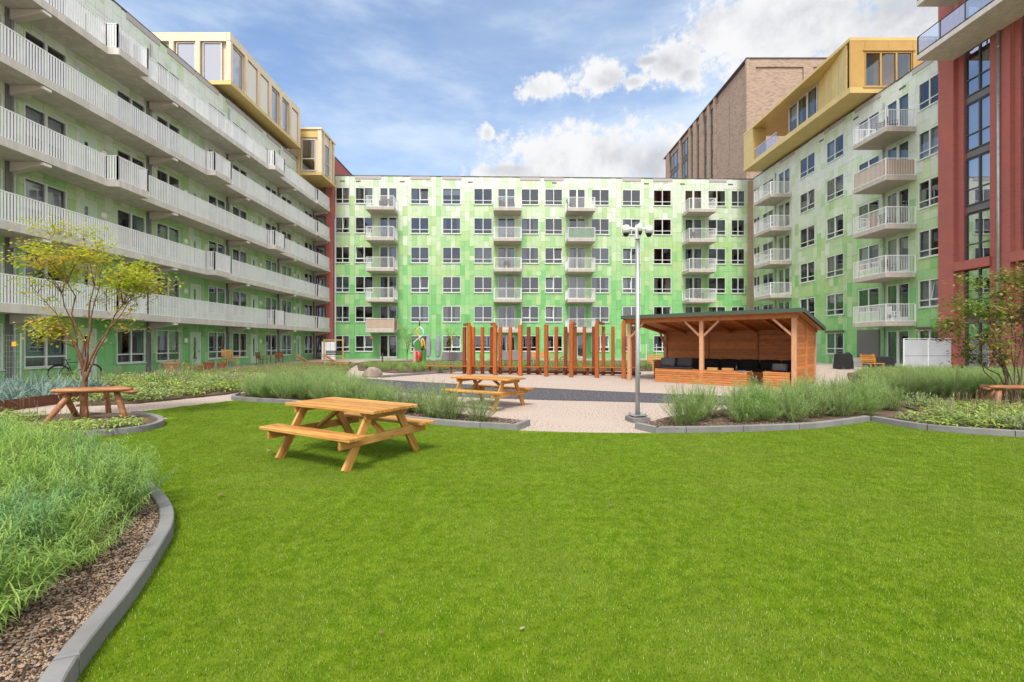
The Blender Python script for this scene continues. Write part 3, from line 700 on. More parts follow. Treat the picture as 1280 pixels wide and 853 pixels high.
for a, c, z0, z1 in ((XF + .02, 24.86, ZB + .43, ZT - .23), (28.26, 33, ZB + .43, ZT - .23), (24.87, 28.25, 22.15, ZT - .23), (24.87, 28.25, ZB + .421, ZB + .45)):
    n = max(1, int((c - a) / 1.6))
    for i in range(n): pbox(gp, 'wall_panel', a + (c - a) * i / n + .006, a + (c - a) * (i + 1) / n - .006, YN + .01, YN + .12, z0, z1, 'gold_shaded')
pbox(gp, 'window_trim', 24.72, 28.4, YN - .05, YN + .005, 22.2, 22.3, 'gold_shaded'); pbox(gp, 'window_trim', 24.72, 28.4, YN - .05, YN + .005, 19.6, 19.69, 'gold_shaded')
window(gp, 24.9, 19.72, 3.3, 2.4, 'T', fm='gold_shaded', y=YN + .04, sill=False, seed=44, gm='glass', dens=1)

# ------------------------------------------------------------------ tan brick tower beyond
tw = thing('brick_tower', 'tall tan brick block with narrow window slots rising behind the right roofs', 'tower block', (28.0, 54.9, 0))
HT = 35.6
b = MB(); b.box(.35, 18, .35, 30, 0, HT - .02); b.build('wall', M['tanbrick'], tw)
def tslab(name, xa, xb, ya, yb, za, zb, m='tanbrick'):
    q = MB(); q.box(xa, xb, ya, yb, za, zb); return q.build(name, M[m], tw)
tslab('corner_pier', -.02, .34, -.02, .34, 0, HT - .02); tslab('coping', -.06, 18.1, -.06, 30.1, HT - .015, HT + .12, 'coping')
for a, c in ((1.1, 6.8), (8.0, 13.6)):
    tslab('front_panel', a, c, .16, .34, 20, HT - 1.0)
tslab('front_frame', .35, 18, .02, .34, HT - .97, HT - .03)
for a, c in ((.36, 1.08), (6.82, 7.98), (13.62, 18)): tslab('front_frame', a, c, .02, .34, 0, HT - .98)
sl_ = [(9.1, 10.4), (11.2, 12.6), (13.9, 15.1), (16.3, 17.4), (18.1, 21.6), (22.4, 27.2)]
last = .36
for a, c in sl_ + [(28.5, 28.5)]:
    if a - last > 3: tslab('side_panel', .14, .345, last + .05, (last + a) / 2 - .05, 0, HT - 1.2); tslab('side_panel', .14, .345, (last + a) / 2 + .05, a - .62, 0, HT - 1.2); tslab('side_pier', -.02, .345, a - .6, a - .01, 0, HT - .02)
    else: tslab('side_pier', -.02, .345, last + .01, a - .01, 0, HT - .02)
    last = c
for a, c in sl_:
    z = HT - 3.4 * 5; tslab('spandrel_panel', .28, .348, a, c, HT - .8, HT - .03, 'tanbrick')
    for k in range(5):
        window(tw, .29, z, c - a - .02, 2.5, 'P' if c - a < 3 else 'T', fm='coping', y=c - .01, sill=False, seed=51, rot=R(-90), gm='glass', dens=.4, drape=False)
        tslab('spandrel_panel', .30, .349, a, c, z - .85, z - .01, 'coping'); z += 3.4
q = MB(); q.box(.345, .349, 9, 27.4, 15, HT - .9); q.build('interior', M['blind'], tw)
# ------------------------------------------------------------------ ground
def sheet(name, poly, z, m, sub=0):
    me = bpy.data.meshes.new(name); bm = bmesh.new()
    bm.faces.new([bm.verts.new((x, y, z)) for x, y in poly])
    bmesh.ops.recalc_face_normals(bm, faces=bm.faces)
    if bm.faces[:][0].normal.z < 0: bmesh.ops.reverse_faces(bm, faces=bm.faces)
    bm.to_mesh(me); bm.free(); me.materials.append(m)
    return place(name, me, kind='structure')
sheet('ground', [(-400, -300), (400, -300), (400, 600), (-400, 600)], 0, M['gravel'])
sheet('paving', [(-20.4, 8), (-17.4, 8), (-17.4, 44), (-14, 45.2), (16, 45.9), (23.2, 43), (23.2, 24), (25.7, 24), (25.7, 49.2), (-20.4, 48)], .005, M['paving'])
turf = mat('artificial_turf', (.09, .17, .004), .85, spec=.05, c2=(.155, .24, .012), ns=9, nd_=6, coord='pos', c3=(.15, .22, .022), s3=.45, bump=1.0, bs=260)
LAWN = [(-2.6, -6), (-3.3, 3.5), (-7.0, 6.9), (-7.4, 8.6), (-7.3, 9.8), (-8.75, 10.7), (-8.2, 11.9), (-7.75, 12.9), (-7.4, 13.0), (-5.7, 12.4), (-3.3, 10.7), (-1.2, 9.1), (0, 8.7), (.15, 8.42), (.9, 8.28), (1.8, 8.18), (2.56, 8.15), (2.6, 8.4), (5.2, 8.8), (7.2, 9.7), (8, 9.3), (9, 8.3), (10, 7.9), (13, 8), (16, 8.8), (30, 9), (30, -6)]
sheet('lawn', LAWN, .008, turf)
strip = smooth_path([(-7.5, 21.5), (-3.6, 19.0), (.5, 16.8), (4.0, 15.0), (7.5, 13.6), (10, 12.8)], 5) + smooth_path([(9.5, 10.9), (6.5, 11.6), (3.3, 12.5), (.45, 13.1), (-2.5, 14.2), (-5.5, 16.6), (-8.2, 19.5)], 5)
sheet('slate_strip', strip, .006, M['rubber'])

# turf fibres: one small tuft patch set out over the lawn
def turf_patch():
    b = MB(); r = random.Random(4); S = .25
    for i in range(760):
        x, y = r.uniform(-S / 2, S / 2), r.uniform(-S / 2, S / 2); a = r.uniform(0, 2 * PI); h = r.uniform(.007, .017); l = r.uniform(.001, .012); w = r.uniform(.0014, .0024)
        dx, dy = math.cos(a), math.sin(a)
        b.add([(x - dy * w, y + dx * w, 0), (x + dy * w, y - dx * w, 0), (x + dx * l, y + dy * l, h)], [(0, 1, 2)], r.choice((0,) * 5 + (1,) * 5 + (2,) * 3 + (3,)))
    return b.mesh('turf_patch', [leaf_mat('turf_fibre_dark', (.08, .155, .004), (.14, .23, .010), 8, trans=.4), leaf_mat('turf_fibre', (.13, .23, .006), (.215, .315, .022), 8, (.24, .32, .05), trans=.4), leaf_mat('turf_fibre_light', (.20, .30, .03), (.32, .40, .09), 8, trans=.4), leaf_mat('turf_thatch', (.32, .39, .11), (.38, .43, .17), 4, trans=.3)])
patch = bpy.data.objects.new('turf_patch', turf_patch())
# ------------------------------------------------------------------ planters
def planter(name, label, cat, curb, poly, soil_z=.075, h=.12, w=.10, seg=1.0):
    """curb: path of the outer face of the kerb, laid in pieces; poly: the soil outline"""
    t = thing(name, label, cat, (poly[0][0], poly[0][1], 0)); ox, oy = poly[0]
    P = [Vector(p) for p in curb]; cen = sum((Vector(p) for p in poly), Vector((0, 0))) / len(poly)
    off = []
    for i, p in enumerate(P):
        d = (P[min(i + 1, len(P) - 1)] - P[max(i - 1, 0)]).normalized(); n = Vector((-d.y, d.x))
        mid = p + n * .3
        if not inside(mid, poly) and inside(p - n * .3, poly): n = -n
        off.append(p + n * w)
    acc = 0; start = 0
    for i in range(1, len(P)):
        acc += (P[i] - P[i - 1]).length
        if acc >= seg or i == len(P) - 1:
            b = MB(); g = .007
            a = list(P[start:i + 1]); c = list(off[start:i + 1])
            for arr in (a, c):
                arr[0] = arr[0] + (arr[1] - arr[0]).normalized() * g; arr[-1] = arr[-1] + (arr[-2] - arr[-1]).normalized() * g
            n = len(a); vs = []
            for p, q in zip(a, c): vs += [(p.x - ox, p.y - oy, 0), (p.x - ox, p.y - oy, h), (q.x - ox, q.y - oy, h), (q.x - ox, q.y - oy, 0)]
            fs = [(4 * k + j, 4 * k + (j + 1) % 4, 4 * k + 4 + (j + 1) % 4, 4 * k + 4 + j) for k in range(n - 1) for j in range(4)] + [(0, 1, 2, 3), (4 * n - 1, 4 * n - 2, 4 * n - 3, 4 * n - 4)]
            b.add(vs, fs); me = b.mesh('kerb_stone', M['curb']); bm = bmesh.new(); bm.from_mesh(me); bmesh.ops.recalc_face_normals(bm, faces=bm.faces)
            es = [e for e in bm.edges if e.calc_length() > .3 or True and abs(e.verts[0].co.z - h) < .001 and abs(e.verts[1].co.z - h) < .001 and len(e.link_faces) == 2 and e.calc_face_angle(0) > .8]
            es = [e for e in es if abs(e.verts[0].co.z - h) < .001 and abs(e.verts[1].co.z - h) < .001 and e.calc_face_angle(0) > .8]
            bmesh.ops.bevel(bm, geom=es, offset=.008, segments=1, affect='EDGES', clamp_overlap=True); bm.to_mesh(me); bm.free()
            place('kerb_stone', me, t, T(0, 0, rng.uniform(-.004, .0))); start = i; acc = 0
    inner = [tuple(p) for p in off] + [p for p in poly if min((Vector(p) - q).length for q in P) > .02]
    b = MB(); b.prism([(x - ox, y - oy) for x, y in inner], .0, soil_z); b.build('soil', M['soil'], t)
    return t
def mulch(t, poly, n, area, z=.078, big=1):
    b = MB(); ox, oy = t.location.x, t.location.y; r = random.Random(n)
    x0, x1, y0, y1 = area; k = 0
    while k < n:
        x, y = r.uniform(x0, x1), r.uniform(y0, y1)
        if not inside((x, y), poly): k += .2; continue
        k += 1
        a = r.uniform(0, PI); L, w = r.uniform(.004, .012) * big, r.uniform(.0025, .006) * big; tl = r.uniform(-.5, .5); zz = z + r.uniform(0, .012)
        dx, dy = math.cos(a), math.sin(a)
        v = [(x - ox + dx * L * s - dy * w * q, y - oy + dy * L * s + dx * w * q, zz + tl * L * s * .6 + (0 if q < 0 else .004)) for s, q in ((-1, -1), (1, -1), (1, 1), (-1, 1))]
        v.append((x - ox, y - oy, zz + .008)); b.add(v, [(0, 1, 4), (1, 2, 4), (2, 3, 4), (3, 0, 4)], r.choice((0, 0, 1, 1, 2, 2, 3)))
    b.build('mulch', [M['chip1'], M['chip2'], M['chip3'], M['chip4']], t, kind='stuff')

c1 = smooth_path([(-1.62, 1.3), (-1.84, 1.8), (-2.07, 2.2), (-2.34, 2.86), (-2.62, 3.45), (-2.88, 3.92), (-3.3, 4.42), (-4.0, 5.05), (-5.0, 5.8), (-6.1, 6.4), (-7.5, 6.9), (-9, 7.1)], 4)
P1 = c1 + [(-12, 7.1), (-12, 1.0), (-2.6, .8)]
bed1 = planter('planting_bed', 'curved grey kerbed planting bed in the left foreground with bark mulch', 'planting bed', c1, P1, seg=.95)
mulch(bed1, [(x - .12, y) for x, y in P1], 34000, (-3.9, -1.8, 1.6, 4.6))
c2 = smooth_path([(-10.5, 8.1), (-9.3, 7.75), (-8.2, 7.7), (-7.4, 7.78), (-6.85, 8.0), (-6.62, 8.4), (-6.72, 8.85), (-7.05, 9.3), (-7.6, 9.75), (-8.3, 10.15)], 4)
P2 = c2 + [(-9.4, 10.2), (-10.6, 9.5)]
bed2 = planter('planting_bed', 'small rounded kerbed bed around the left log benches and young tree', 'planting bed', c2, P2)
c3 = smooth_path([(-8.3, 13.9), (-8.0, 13.1), (-7.4, 12.65), (-6.6, 12.35), (-5.8, 12.05), (-4.6, 11.3), (-3.4, 10.3), (-2.3, 9.45), (-1.3, 8.9), (-.6, 8.62), (.1, 8.42)], 3) + [(.36, 8.95)]
P3 = c3 + [(.1, 9.2), (-1.3, 10.1), (-2.6, 11.3), (-3.8, 12.8), (-4.6, 14.5), (-5.6, 16.6), (-7.2, 17.6), (-8.6, 16.2)]
bed3 = planter('planting_bed', 'long curved kerbed bed of feathery shrubs behind the near picnic table', 'planting bed', c3, P3)
c4 = [(2.30, 8.62), (2.55, 8.14)] + smooth_path([(2.57, 8.14), (3.8, 8.22), (5.3, 8.48), (6.4, 8.92), (7.32, 9.4)], 4)
P4 = c4 + [(7.62, 9.4), (9.0, 10.2), (9.6, 11.7), (22, 11.9), (28, 20), (23, 25.9), (17.5, 24.0), (15.0, 20.5), (13.6, 18.2), (11.6, 14.9), (9.4, 13.2), (7.0, 12.0), (4.8, 10.6), (3.2, 9.5)]
bed4 = planter('planting_bed', 'long kerbed bed of feathery shrubs in front of the timber shelter', 'planting bed', c4, P4)
c5 = smooth_path([(7.33, 9.38), (7.42, 8.9), (7.6, 8.42), (8.2, 7.98), (9.0, 7.7), (10.2, 7.5), (12, 7.45), (14, 7.8), (17, 8.6)], 4)
P5 = c5 + [(18, 11.88), (9.72, 11.6), (9.1, 10.1), (7.64, 9.38)]
bed5 = planter('planting_bed', 'rounded kerbed bed of low leafy cover under the right shrub', 'planting bed', c5, P5)
mulch(bed3, P3, 2500, (-3.2, .4, 8.3, 10), big=1.6); mulch(bed4, P4, 2500, (2.3, 6, 8.1, 10), big=1.6)
# rear beds without kerbs
P6 = [(-17.3, 15.2), (-12.8, 15.1), (-11.0, 11.6), (-9.9, 12.2), (-8.9, 14.3), (-8.9, 18), (-7.8, 21), (-9, 25), (-10.5, 30), (-12, 36), (-17.2, 38)]
bed6 = thing('planting_bed', 'wide bed of mixed low green plants in front of the left gallery block', 'planting bed', (0, 0, 0))
b = MB(); b.prism(P6, 0, .05); b.build('soil', M['soil'], bed6)
P7 = [(-17.3, 9.0), (-12.2, 9.6), (-11.9, 10.8), (-12.0, 12.6), (-12.95, 15.0), (-17.3, 15.1)]
bed7 = thing('planting_bed', 'rusty steel edged bed of blue green strap leaves at far left', 'planting bed', (0, 0, 0))
b = MB(); b.prism(P7, 0, .16); b.build('soil', M['soil'], bed7)
ed = [(-12.2, 9.6), (-11.9, 10.8), (-12.0, 12.6), (-12.95, 15.0), (-17.3, 15.1)]
for p, q in zip(ed, ed[1:]):
    d = (Vector(q) - Vector(p)).normalized() * .004
    b = MB(); b.bar((p[0] + d.x, p[1] + d.y, .135), (q[0] - d.x, q[1] - d.y, .135), .03, .27); b.build('edging_strip', M['corten'], bed7)
P8 = [(-13, 36.5), (-3, 30.5), (2, 28.5), (10, 28.5), (14, 33), (14, 42), (-2, 42), (-13, 41.5)]
P8b = [(-12.5, 37), (-9, 27), (-6.2, 24.5), (-2.5, 26.3), (8, 26.3), (14, 28), (15, 36), (14, 42), (-12.5, 41.5)]
bed8 = thing('planting_bed', 'far bed of long green grasses in front of the back block', 'planting bed', (0, 0, 0))
b = MB(); b.prism(P8b, 0, .05); b.build('soil', M['soil'], bed8)

pts = []
yy = .55
while yy < 13:
    xx = -9.5
    while xx < 16:
        if abs(xx) < 1.35 * yy + 3.2 and inside((xx, yy), LAWN) and edge_dist((xx, yy), LAWN) > .10 and not any(inside((xx, yy), P) and edge_dist((xx, yy), P) > .11 for P in (P1, P2, P3, P4, P5)): pts.append((xx, yy, .008))
        xx += .25
    yy += .25
me = bpy.data.meshes.new('turf'); me.from_pydata(pts, [], [])
tf = place('turf', me, kind='stuff')
ng = bpy.data.node_groups.new('turf_scatter', 'GeometryNodeTree')
ng.interface.new_socket('Geometry', in_out='INPUT', socket_type='NodeSocketGeometry'); ng.interface.new_socket('Geometry', in_out='OUTPUT', socket_type='NodeSocketGeometry')
gi, go = ng.nodes.new('NodeGroupInput'), ng.nodes.new('NodeGroupOutput')
ip = ng.nodes.new('GeometryNodeInstanceOnPoints'); oi = ng.nodes.new('GeometryNodeObjectInfo'); oi.inputs['Object'].default_value = patch
rv = ng.nodes.new('FunctionNodeRandomValue'); rv.data_type = 'INT'
for s in rv.inputs:
    if s.type == 'INT' and s.name == 'Min': s.default_value = 0
    if s.type == 'INT' and s.name == 'Max': s.default_value = 3
mu = ng.nodes.new('ShaderNodeMath'); mu.operation = 'MULTIPLY'; mu.inputs[1].default_value = PI / 2
cx = ng.nodes.new('ShaderNodeCombineXYZ')
ng.links.new([s for s in rv.outputs if s.type == 'INT'][0], mu.inputs[0]); ng.links.new(mu.outputs[0], cx.inputs[2]); ng.links.new(cx.outputs[0], ip.inputs['Rotation'])
ng.links.new(gi.outputs[0], ip.inputs['Points']); ng.links.new(oi.outputs['Geometry'], ip.inputs['Instance']); ng.links.new(ip.outputs[0], go.inputs[0])
tf.modifiers.new('scatter', 'NODES').node_group = ng

# ------------------------------------------------------------------ plants
def leaf_strip(b, p, d, L, w, droop, m=0, seg=2):
    """narrow arching leaf from p along d"""
    d = Vector(d).normalized(); s = d.cross(Vector((0, 0, 1)))
    s = s.normalized() if s.length > .01 else Vector((1, 0, 0)); pts = []
    pos = Vector(p); dd = d.copy(); vs = []
    for i in range(seg + 1):
        ww = w * (1 - (i / seg) ** 1.6) if i else w * .7
        if i < seg: vs += [pos - s * ww / 2, pos + s * ww / 2]
        else: vs.append(pos)
        dd = (dd + Vector((0, 0, -droop))).normalized(); pos = pos + dd * (L / seg)
    fs = [(2 * i, 2 * i + 1, 2 * i + 3, 2 * i + 2) for i in range(seg - 1)] + [(2 * seg - 2, 2 * seg - 1, 2 * seg)]
    b.add(vs, fs, m)
def feathery(seed, mats, stems=34, H=.72, spread=.34, leaves=44, L=.085, w=.0042, seg=2):
    r = random.Random(seed); b = MB()
    for s in range(stems):
        a = r.uniform(0, 2 * PI); rad = spread * r.uniform(.05, 1.15) ** .6; h = H * r.uniform(.55, 1.05) * (1 - .42 * (rad / spread) ** 2); base = Vector((math.cos(a) * rad * .3, math.sin(a) * rad * .3, 0))
        tip = Vector((math.cos(a) * rad, math.sin(a) * rad, h)); mid = base.lerp(tip, .5) + Vector((0, 0, h * .14))
        path = [base.lerp(mid, t / 4).lerp(mid.lerp(tip, t / 4), t / 4) for t in range(5)]
        b.tube(path, [.0035, .003, .0025, .002, .0012], 3, 1, False)
        for i in range(leaves):
            t = .14 + .86 * ((i + r.random()) / leaves) ** .85; p = base.lerp(mid, t).lerp(mid.lerp(tip, t), t)
            an = i * 2.4 + r.uniform(-.5, .5); el = r.uniform(-.35, .75) if t < .93 else r.uniform(.2, 1.2)
            leaf_strip(b, p, (math.cos(an) * math.cos(el), math.sin(an) * math.cos(el), math.sin(el)), L * r.uniform(.6, 1.25), w * r.uniform(.8, 1.3), r.uniform(.05, .6), 0, seg)
    return b.mesh('feathery_shrub', mats)
def cover(seed, mats, n=70, R_=.30, L=.07, w=.035, h=.22, spikes=0):
    r = random.Random(seed); b = MB()
    for i in range(n):
        a = r.uniform(0, 2 * PI); q = R_ * math.sqrt(r.random()); z = h * r.uniform(.3, 1) * (1 - .5 * q / R_); p = Vector((math.cos(a) * q, math.sin(a) * q, z))
        an = r.uniform(0, 2 * PI); el = r.uniform(-.2, .7)
        leaf_strip(b, p, (math.cos(an), math.sin(an), el), L * r.uniform(.6, 1.4), w * r.uniform(.6, 1.3), .25, r.choice((0, 0, 1)), 3)
        if i % 3 == 0: b.bar((p.x * .5, p.y * .5, 0), p, .004, .004, 2)
    for i in range(spikes):
        a = r.uniform(0, 2 * PI); q = R_ * r.random(); x, y = math.cos(a) * q, math.sin(a) * q; hh = h * r.uniform(1.3, 1.9)
        b.tube([(x, y, 0), (x + r.uniform(-.03, .03), y, hh)], [.003, .002], 3, 2, False)
        for j in range(14):
            z = hh * (.7 + .3 * j / 13); an = r.uniform(0, 6.3); leaf_strip(b, (x, y, z), (math.cos(an), math.sin(an), .6), .022, .010, .1, 3, 2)
    return b.mesh('cover_plant', mats)
def strap(seed, m, n=20, L=.55, w=.045):
    r = random.Random(seed); b = MB()
    for i in range(n):
        a = r.uniform(0, 2 * PI); el = r.uniform(.7, 1.4)
        leaf_strip(b, (math.cos(a) * .05, math.sin(a) * .05, .0), (math.cos(a) * math.cos(el), math.sin(a) * math.cos(el), math.sin(el)), L * r.uniform(.7, 1.25), w * r.uniform(.7, 1.2), r.uniform(.12, .4), 0, 6)
    return b.mesh('strap_leaf_plant', [m])
FG = [feathery(s, [M['am1'], M['stem']], 44, .68, .42, 56, .095, .0070, 3) for s in (1, 2, 3, 4)]
FS = [feathery(s, [M['am2'], M['stem']], 50, .80, .44, 78, .075, .0066) for s in (11, 12, 13, 14)]
FL = feathery(15, [M['am2'], M['stem']], 22, .74, .38, 28, .11, .012, 1)
CV = [cover(s, [M['gc1'], M['gc2'], M['stem'], M['flower']], 90, .32, .085, .04, .24, 2 if s % 2 else 0) for s in (21, 22, 23, 24)]
CP = [cover(s, [M['gc1'], M['gc1'], M['stem'], M['flower']], 110, .34, .10, .045, .26, 5) for s in (31, 32)]
GL = [feathery(s, [M['bush'], M['stem']], 26, .62, .30, 26, .13, .010) for s in (41, 42, 43)]
LK = [strap(s, M['leek']) for s in (51, 52, 53)]
MIX = [feathery(61, [M['gc2'], M['stem']], 26, .34, .3, 26, .09, .014), cover(62, [M['gc2'], M['gc2'], M['stem'], M['flower']], 120, .34, .06, .03, .20, 0), feathery(63, [M['bush'], M['stem']], 20, .30, .26, 22, .11, .016)]
def scatter(name, meshes, poly, step, label, cat, group, z=.06, smin=.85, smax=1.15, margin=.25, n_max=300, seed=1, keep=None, view=True, low=None, rest_name='shrubbery', far=1.0, far_y=20):
    r = random.Random(seed); xs = [p[0] for p in poly]; ys = [p[1] for p in poly]; c = []
    y = min(ys)
    row = 0
    while y < max(ys):
        x = min(xs) + (step / 2 if row % 2 else 0)
        while x < max(xs):
            p = (x + r.uniform(-.3, .3) * step, y + r.uniform(-.3, .3) * step)
            if inside(p, poly) and edge_dist(p, poly) > margin and (not keep or keep(*p)) and (not view or (p[1] > .8 and abs(p[0]) < 1.16 * p[1] + .7)): c.append(p)
            x += step
        y += step * .87; row += 1
    c.sort(key=lambda p: p[1])
    for p in c[:n_max]:
        s = r.uniform(smin, smax) * (far if p[1] > far_y else 1)
        o = place(name, r.choice(meshes), None, TR(p[0], p[1], z, r.uniform(0, 6.28)) @ Matrix.Diagonal((s * r.uniform(.95, 1.1), s * r.uniform(.95, 1.1), s * r.uniform(.92, 1.12), 1)))
        tag(o, label, cat, group)
    if low is not None and len(c) > n_max:
        b = MB(); V = [v.co.copy() for v in low.vertices]; Fs = [tuple(f.vertices) for f in low.polygons]; Ms = [f.material_index for f in low.polygons]
        for p in c[n_max:]:
            Mx = TR(p[0], p[1], z, r.uniform(0, 6.28)) @ Matrix.Diagonal((1, 1, r.uniform(smin, smax) * (far if p[1] > far_y else 1), 1)); n = len(b.v)
            b.v += [tuple(Mx @ v) for v in V]; b.f += [tuple(i + n for i in f) for f in Fs]; b.m += Ms
        b.build(rest_name, list(low.materials), kind='stuff')
    return len(c)
fk = lambda x, y: x < -2.05 - .40 * max(0, y - 1.5) - (.62 if y < 3.4 else max(.30, .62 - .28 * (y - 3.4))) + .35
counts = [
 scatter('feathery_shrub', FG, P1, .40, 'bright feathery green shrub clump massed in the left foreground bed', 'shrub', 'feathery shrubs in the left foreground bed', margin=.26, keep=lambda x, y: x > -9.5 and y < 6.15 and (y > 4.1 or x < -2.80 - .36 * (y - 2.6)), seed=2, smin=.85, smax=1.08),
 scatter('feathery_shrub', FS, P3, .44, 'sage green feathery shrub clump in the curved bed behind the near picnic table', 'shrub', 'feathery shrubs behind the near picnic table', margin=.30, seed=3, keep=lambda x, y: not (x > -.7 and y > 9.3), smin=.72, smax=1.02),
 scatter('feathery_shrub', FS, P4, .52, 'sage green feathery shrub clump in the bed in front of the timber shelter', 'shrub', 'feathery shrubs in front of the timber shelter', margin=.34, seed=4, n_max=150, low=FL, far=.6, far_y=17.5, keep=lambda x, y: not (8.3 < x < 13.2 and 12.6 < y < 16.2 and (x - 8.3) * .7 < y - 12.2), smin=.8, smax=1.12),
 scatter('cover_plant', CV + CP + CP + MIX[:1], P5, .40, 'low yellow green leafy plant in the bed under the right shrub', 'plant', 'low leafy plants under the right shrub', margin=.22, seed=5, z=.07),
 scatter('cover_plant', CP + CV, P2, .36, 'low yellow green leafy plant around the left log benches', 'plant', 'low leafy plants around the left log benches', margin=.2, seed=6, z=.07, keep=lambda x, y: not (-9.3 < x < -7.3 and y > 8.2) and not (x < -7.6 and y > 9.4)),
 scatter('cover_plant', CV + CV + CP + MIX, P6, .56, 'low mixed green plant in the wide bed before the gallery block', 'plant', 'low plants before the gallery block', margin=.15, seed=7, z=.04, smin=1.0, smax=1.8, far=.55, n_max=230, low=CV[0], rest_name='ground_cover'),
 scatter('strap_leaf_plant', LK, P7, .42, 'blue green strap leaved plant in the rusty edged bed', 'plant', 'strap leaved plants in the rusty edged bed', margin=.1, seed=8, z=.15, keep=lambda x, y: x > -16.5),
 scatter('grassy_plant', GL, P8b, .85, 'arching green grassy plant in the far bed before the back block', 'plant', 'grassy plants in the far bed', margin=.2, seed=9, z=.04, smin=.6, smax=.98, n_max=230),
]
print('plants', counts)
def tall_one(x, y, s, label, mesh=None):
    o = place('leafy_shrub', mesh or GL[0], None, TR(x, y, .05, x) @ Matrix.Diagonal((s, s, s, 1))); return tag(o, label, 'shrub')
tall_one(-11.9, 16.8, 1.35, 'upright bright green grassy shrub beside the left window of the gallery block', GL[1])
tall_one(-14.9, 21.5, 1.5, 'bushy green shrub left of the round wicker pot', GL[2])

# ------------------------------------------------------------------ trees
def limb(b, p, q, r0, r1, bow, seed, n=7, m=0):
    r = random.Random(seed); p = Vector(p); q = Vector(q); pts = []; rad = []
    for i in range(n + 1):
        t = i / n; v = p.lerp(q, t); out = Vector((q.x - p.x, q.y - p.y, 0)) * (t * (1 - t)) * -bow
        v = v + out + Vector((r.uniform(-1, 1), r.uniform(-1, 1), r.uniform(-1, 1))) * .02 * (q - p).length * (t * (1 - t) * 4)
        pts.append(v); rad.append(r0 + (r1 - r0) * t)
    b.tube(pts, rad, 6, m); return pts
def young_tree(name, label, x, y, tips, barkm, leafm, fork, trunk_r, leaves, Lf, flat_=.35, cl=.30, seed=1, cat='tree', group=None, stems=1, main_n=8, gap=0):
    t = thing(name, label, cat, (x, y, .06)); r = random.Random(seed); b = MB(); c = MB(); limbs = []
    if stems == 1: trunk = limb(b, (0, 0, -.05), fork, trunk_r * 1.25, trunk_r * .9, 0, seed)
    for i, tip in enumerate(tips):
        q = Vector(tip)
        if i < main_n:
            p = (trunk[-1] if i % 3 else trunk[5]) if stems == 1 else Vector((r.uniform(-.12, .12), r.uniform(-.10, .10), -.03)); r0 = trunk_r * (.46 if stems == 1 else .42) * r.uniform(.8, 1.1)
        else:                                    # a branch off the nearest main limb
            p = min((v for l in limbs for v in l[3:7]), key=lambda v: (v - q).length + (1 if v.z > q.z - .15 else 0)); r0 = trunk_r * .24
        pts = limb(b, p, q, r0, .004, r.uniform(.35, .75) if i < main_n else .3, seed + i, 9)
        if i < main_n: limbs.append(pts)
        cls = [(pts[-1], 1.0)]
        for j in range(4):
            k = r.randint(5, 9); s = pts[k]; e = s + Vector((r.uniform(-.36, .36), r.uniform(-.36, .36), r.uniform(.0, .32)))
            tw = limb(b, s, e, .006, .0025, .3, seed + i * 9 + j, 4); cls.append((tw[-1], .7))
        for cc, wgt in cls:
            for k in range(int(leaves * wgt * r.uniform(.5, 1.3))):
                u = Vector((r.gauss(0, 1), r.gauss(0, 1), r.gauss(0, flat_))) * cl * .5
                an = r.uniform(0, 6.28); el = r.uniform(-.5, .35)
                leaf_strip(c, cc + u, (math.cos(an), math.sin(an), el), Lf * r.uniform(.6, 1.3), Lf * .75 * r.uniform(.7, 1.2), .2, 0, 2)
    b.build('trunk', barkm, t, smooth=True); c.build('crown', leafm, t)
    return t
rt = random.Random(5)
ltips = [(-1.22, .2, 3.55), (-.5, -.2, 3.72), (.10, .3, 3.65), (.72, -.25, 3.2), (1.35, .2, 3.0), (-.8, -.4, 2.75), (1.62, -.15, 2.85), (-.7, .1, 1.9),
         (-.12, .1, 3.85), (-1.0, -.3, 3.2), (.40, -.4, 3.35), (1.0, .35, 3.08), (-.75, .4, 3.05), (-.2, -.5, 3.15), (1.2, -.4, 2.75), (-.95, .2, 1.8), (-.45, -.35, 1.65), (.45, .6, 2.95), (-.35, .3, 3.45), (1.5, .3, 2.7), (.8, .1, 2.85)]
ltips = [(x * .9, y, z) for x, y, z in ltips]
young_tree('maple_tree', 'young yellow green maple rising through the left log benches', -8.95, 9.6, ltips, M['bark'], M['maple'], (.02, .03, .95), .05, 84, .08, .55, .30, 3, 'tree')
rtips = [(-1.55, .1, 2.05), (-1.35, -.3, 2.35), (-1.45, .4, 1.75), (-1.05, .2, 2.55), (-.95, -.4, 2.15), (-.7, .1, 2.95), (-.45, -.2, 2.7), (-.5, .5, 2.3), (-.1, .1, 3.15), (.15, -.3, 3.3), (.4, .3, 3.1), (.7, 0, 2.9), (1.0, -.3, 2.6), (1.3, .3, 2.3), (.8, .5, 2.2), (-1.2, -.5, 1.55), (.3, -.6, 2.5)]
young_tree('multi_stem_shrub', 'sparse multi stemmed shrub with small yellow leaves at the right edge', 11.85, 10.9, rtips, M['bark2'], M['ser'], (0, 0, .3), .05, 92, .10, .8, .26, 8, 'shrub', stems=2, main_n=12)
btips = [(.4 * math.cos(a), .4 * math.sin(a), z) for a, z in zip([i * 1.1 for i in range(9)], [2.4, 2.0, 2.7, 1.8, 2.3, 1.6, 2.6, 2.0, 2.9])]
young_tree('young_tree', 'slim young tree with thin yellow green crown before a ground floor window', -5.6, 41.5, btips, M['bark'], M['maple'], (0, 0, 1.0), .035, 16, .12, .8, .3, 21)
young_tree('young_tree', 'bushy light green young tree beside the balcony stack of the back block', -9.9, 43.4, [(x * 1.4, y * 1.4, z * 1.05) for x, y, z in btips], M['bark'], M['bush'], (0, 0, .6), .035, 30, .14, .9, .45, 22)
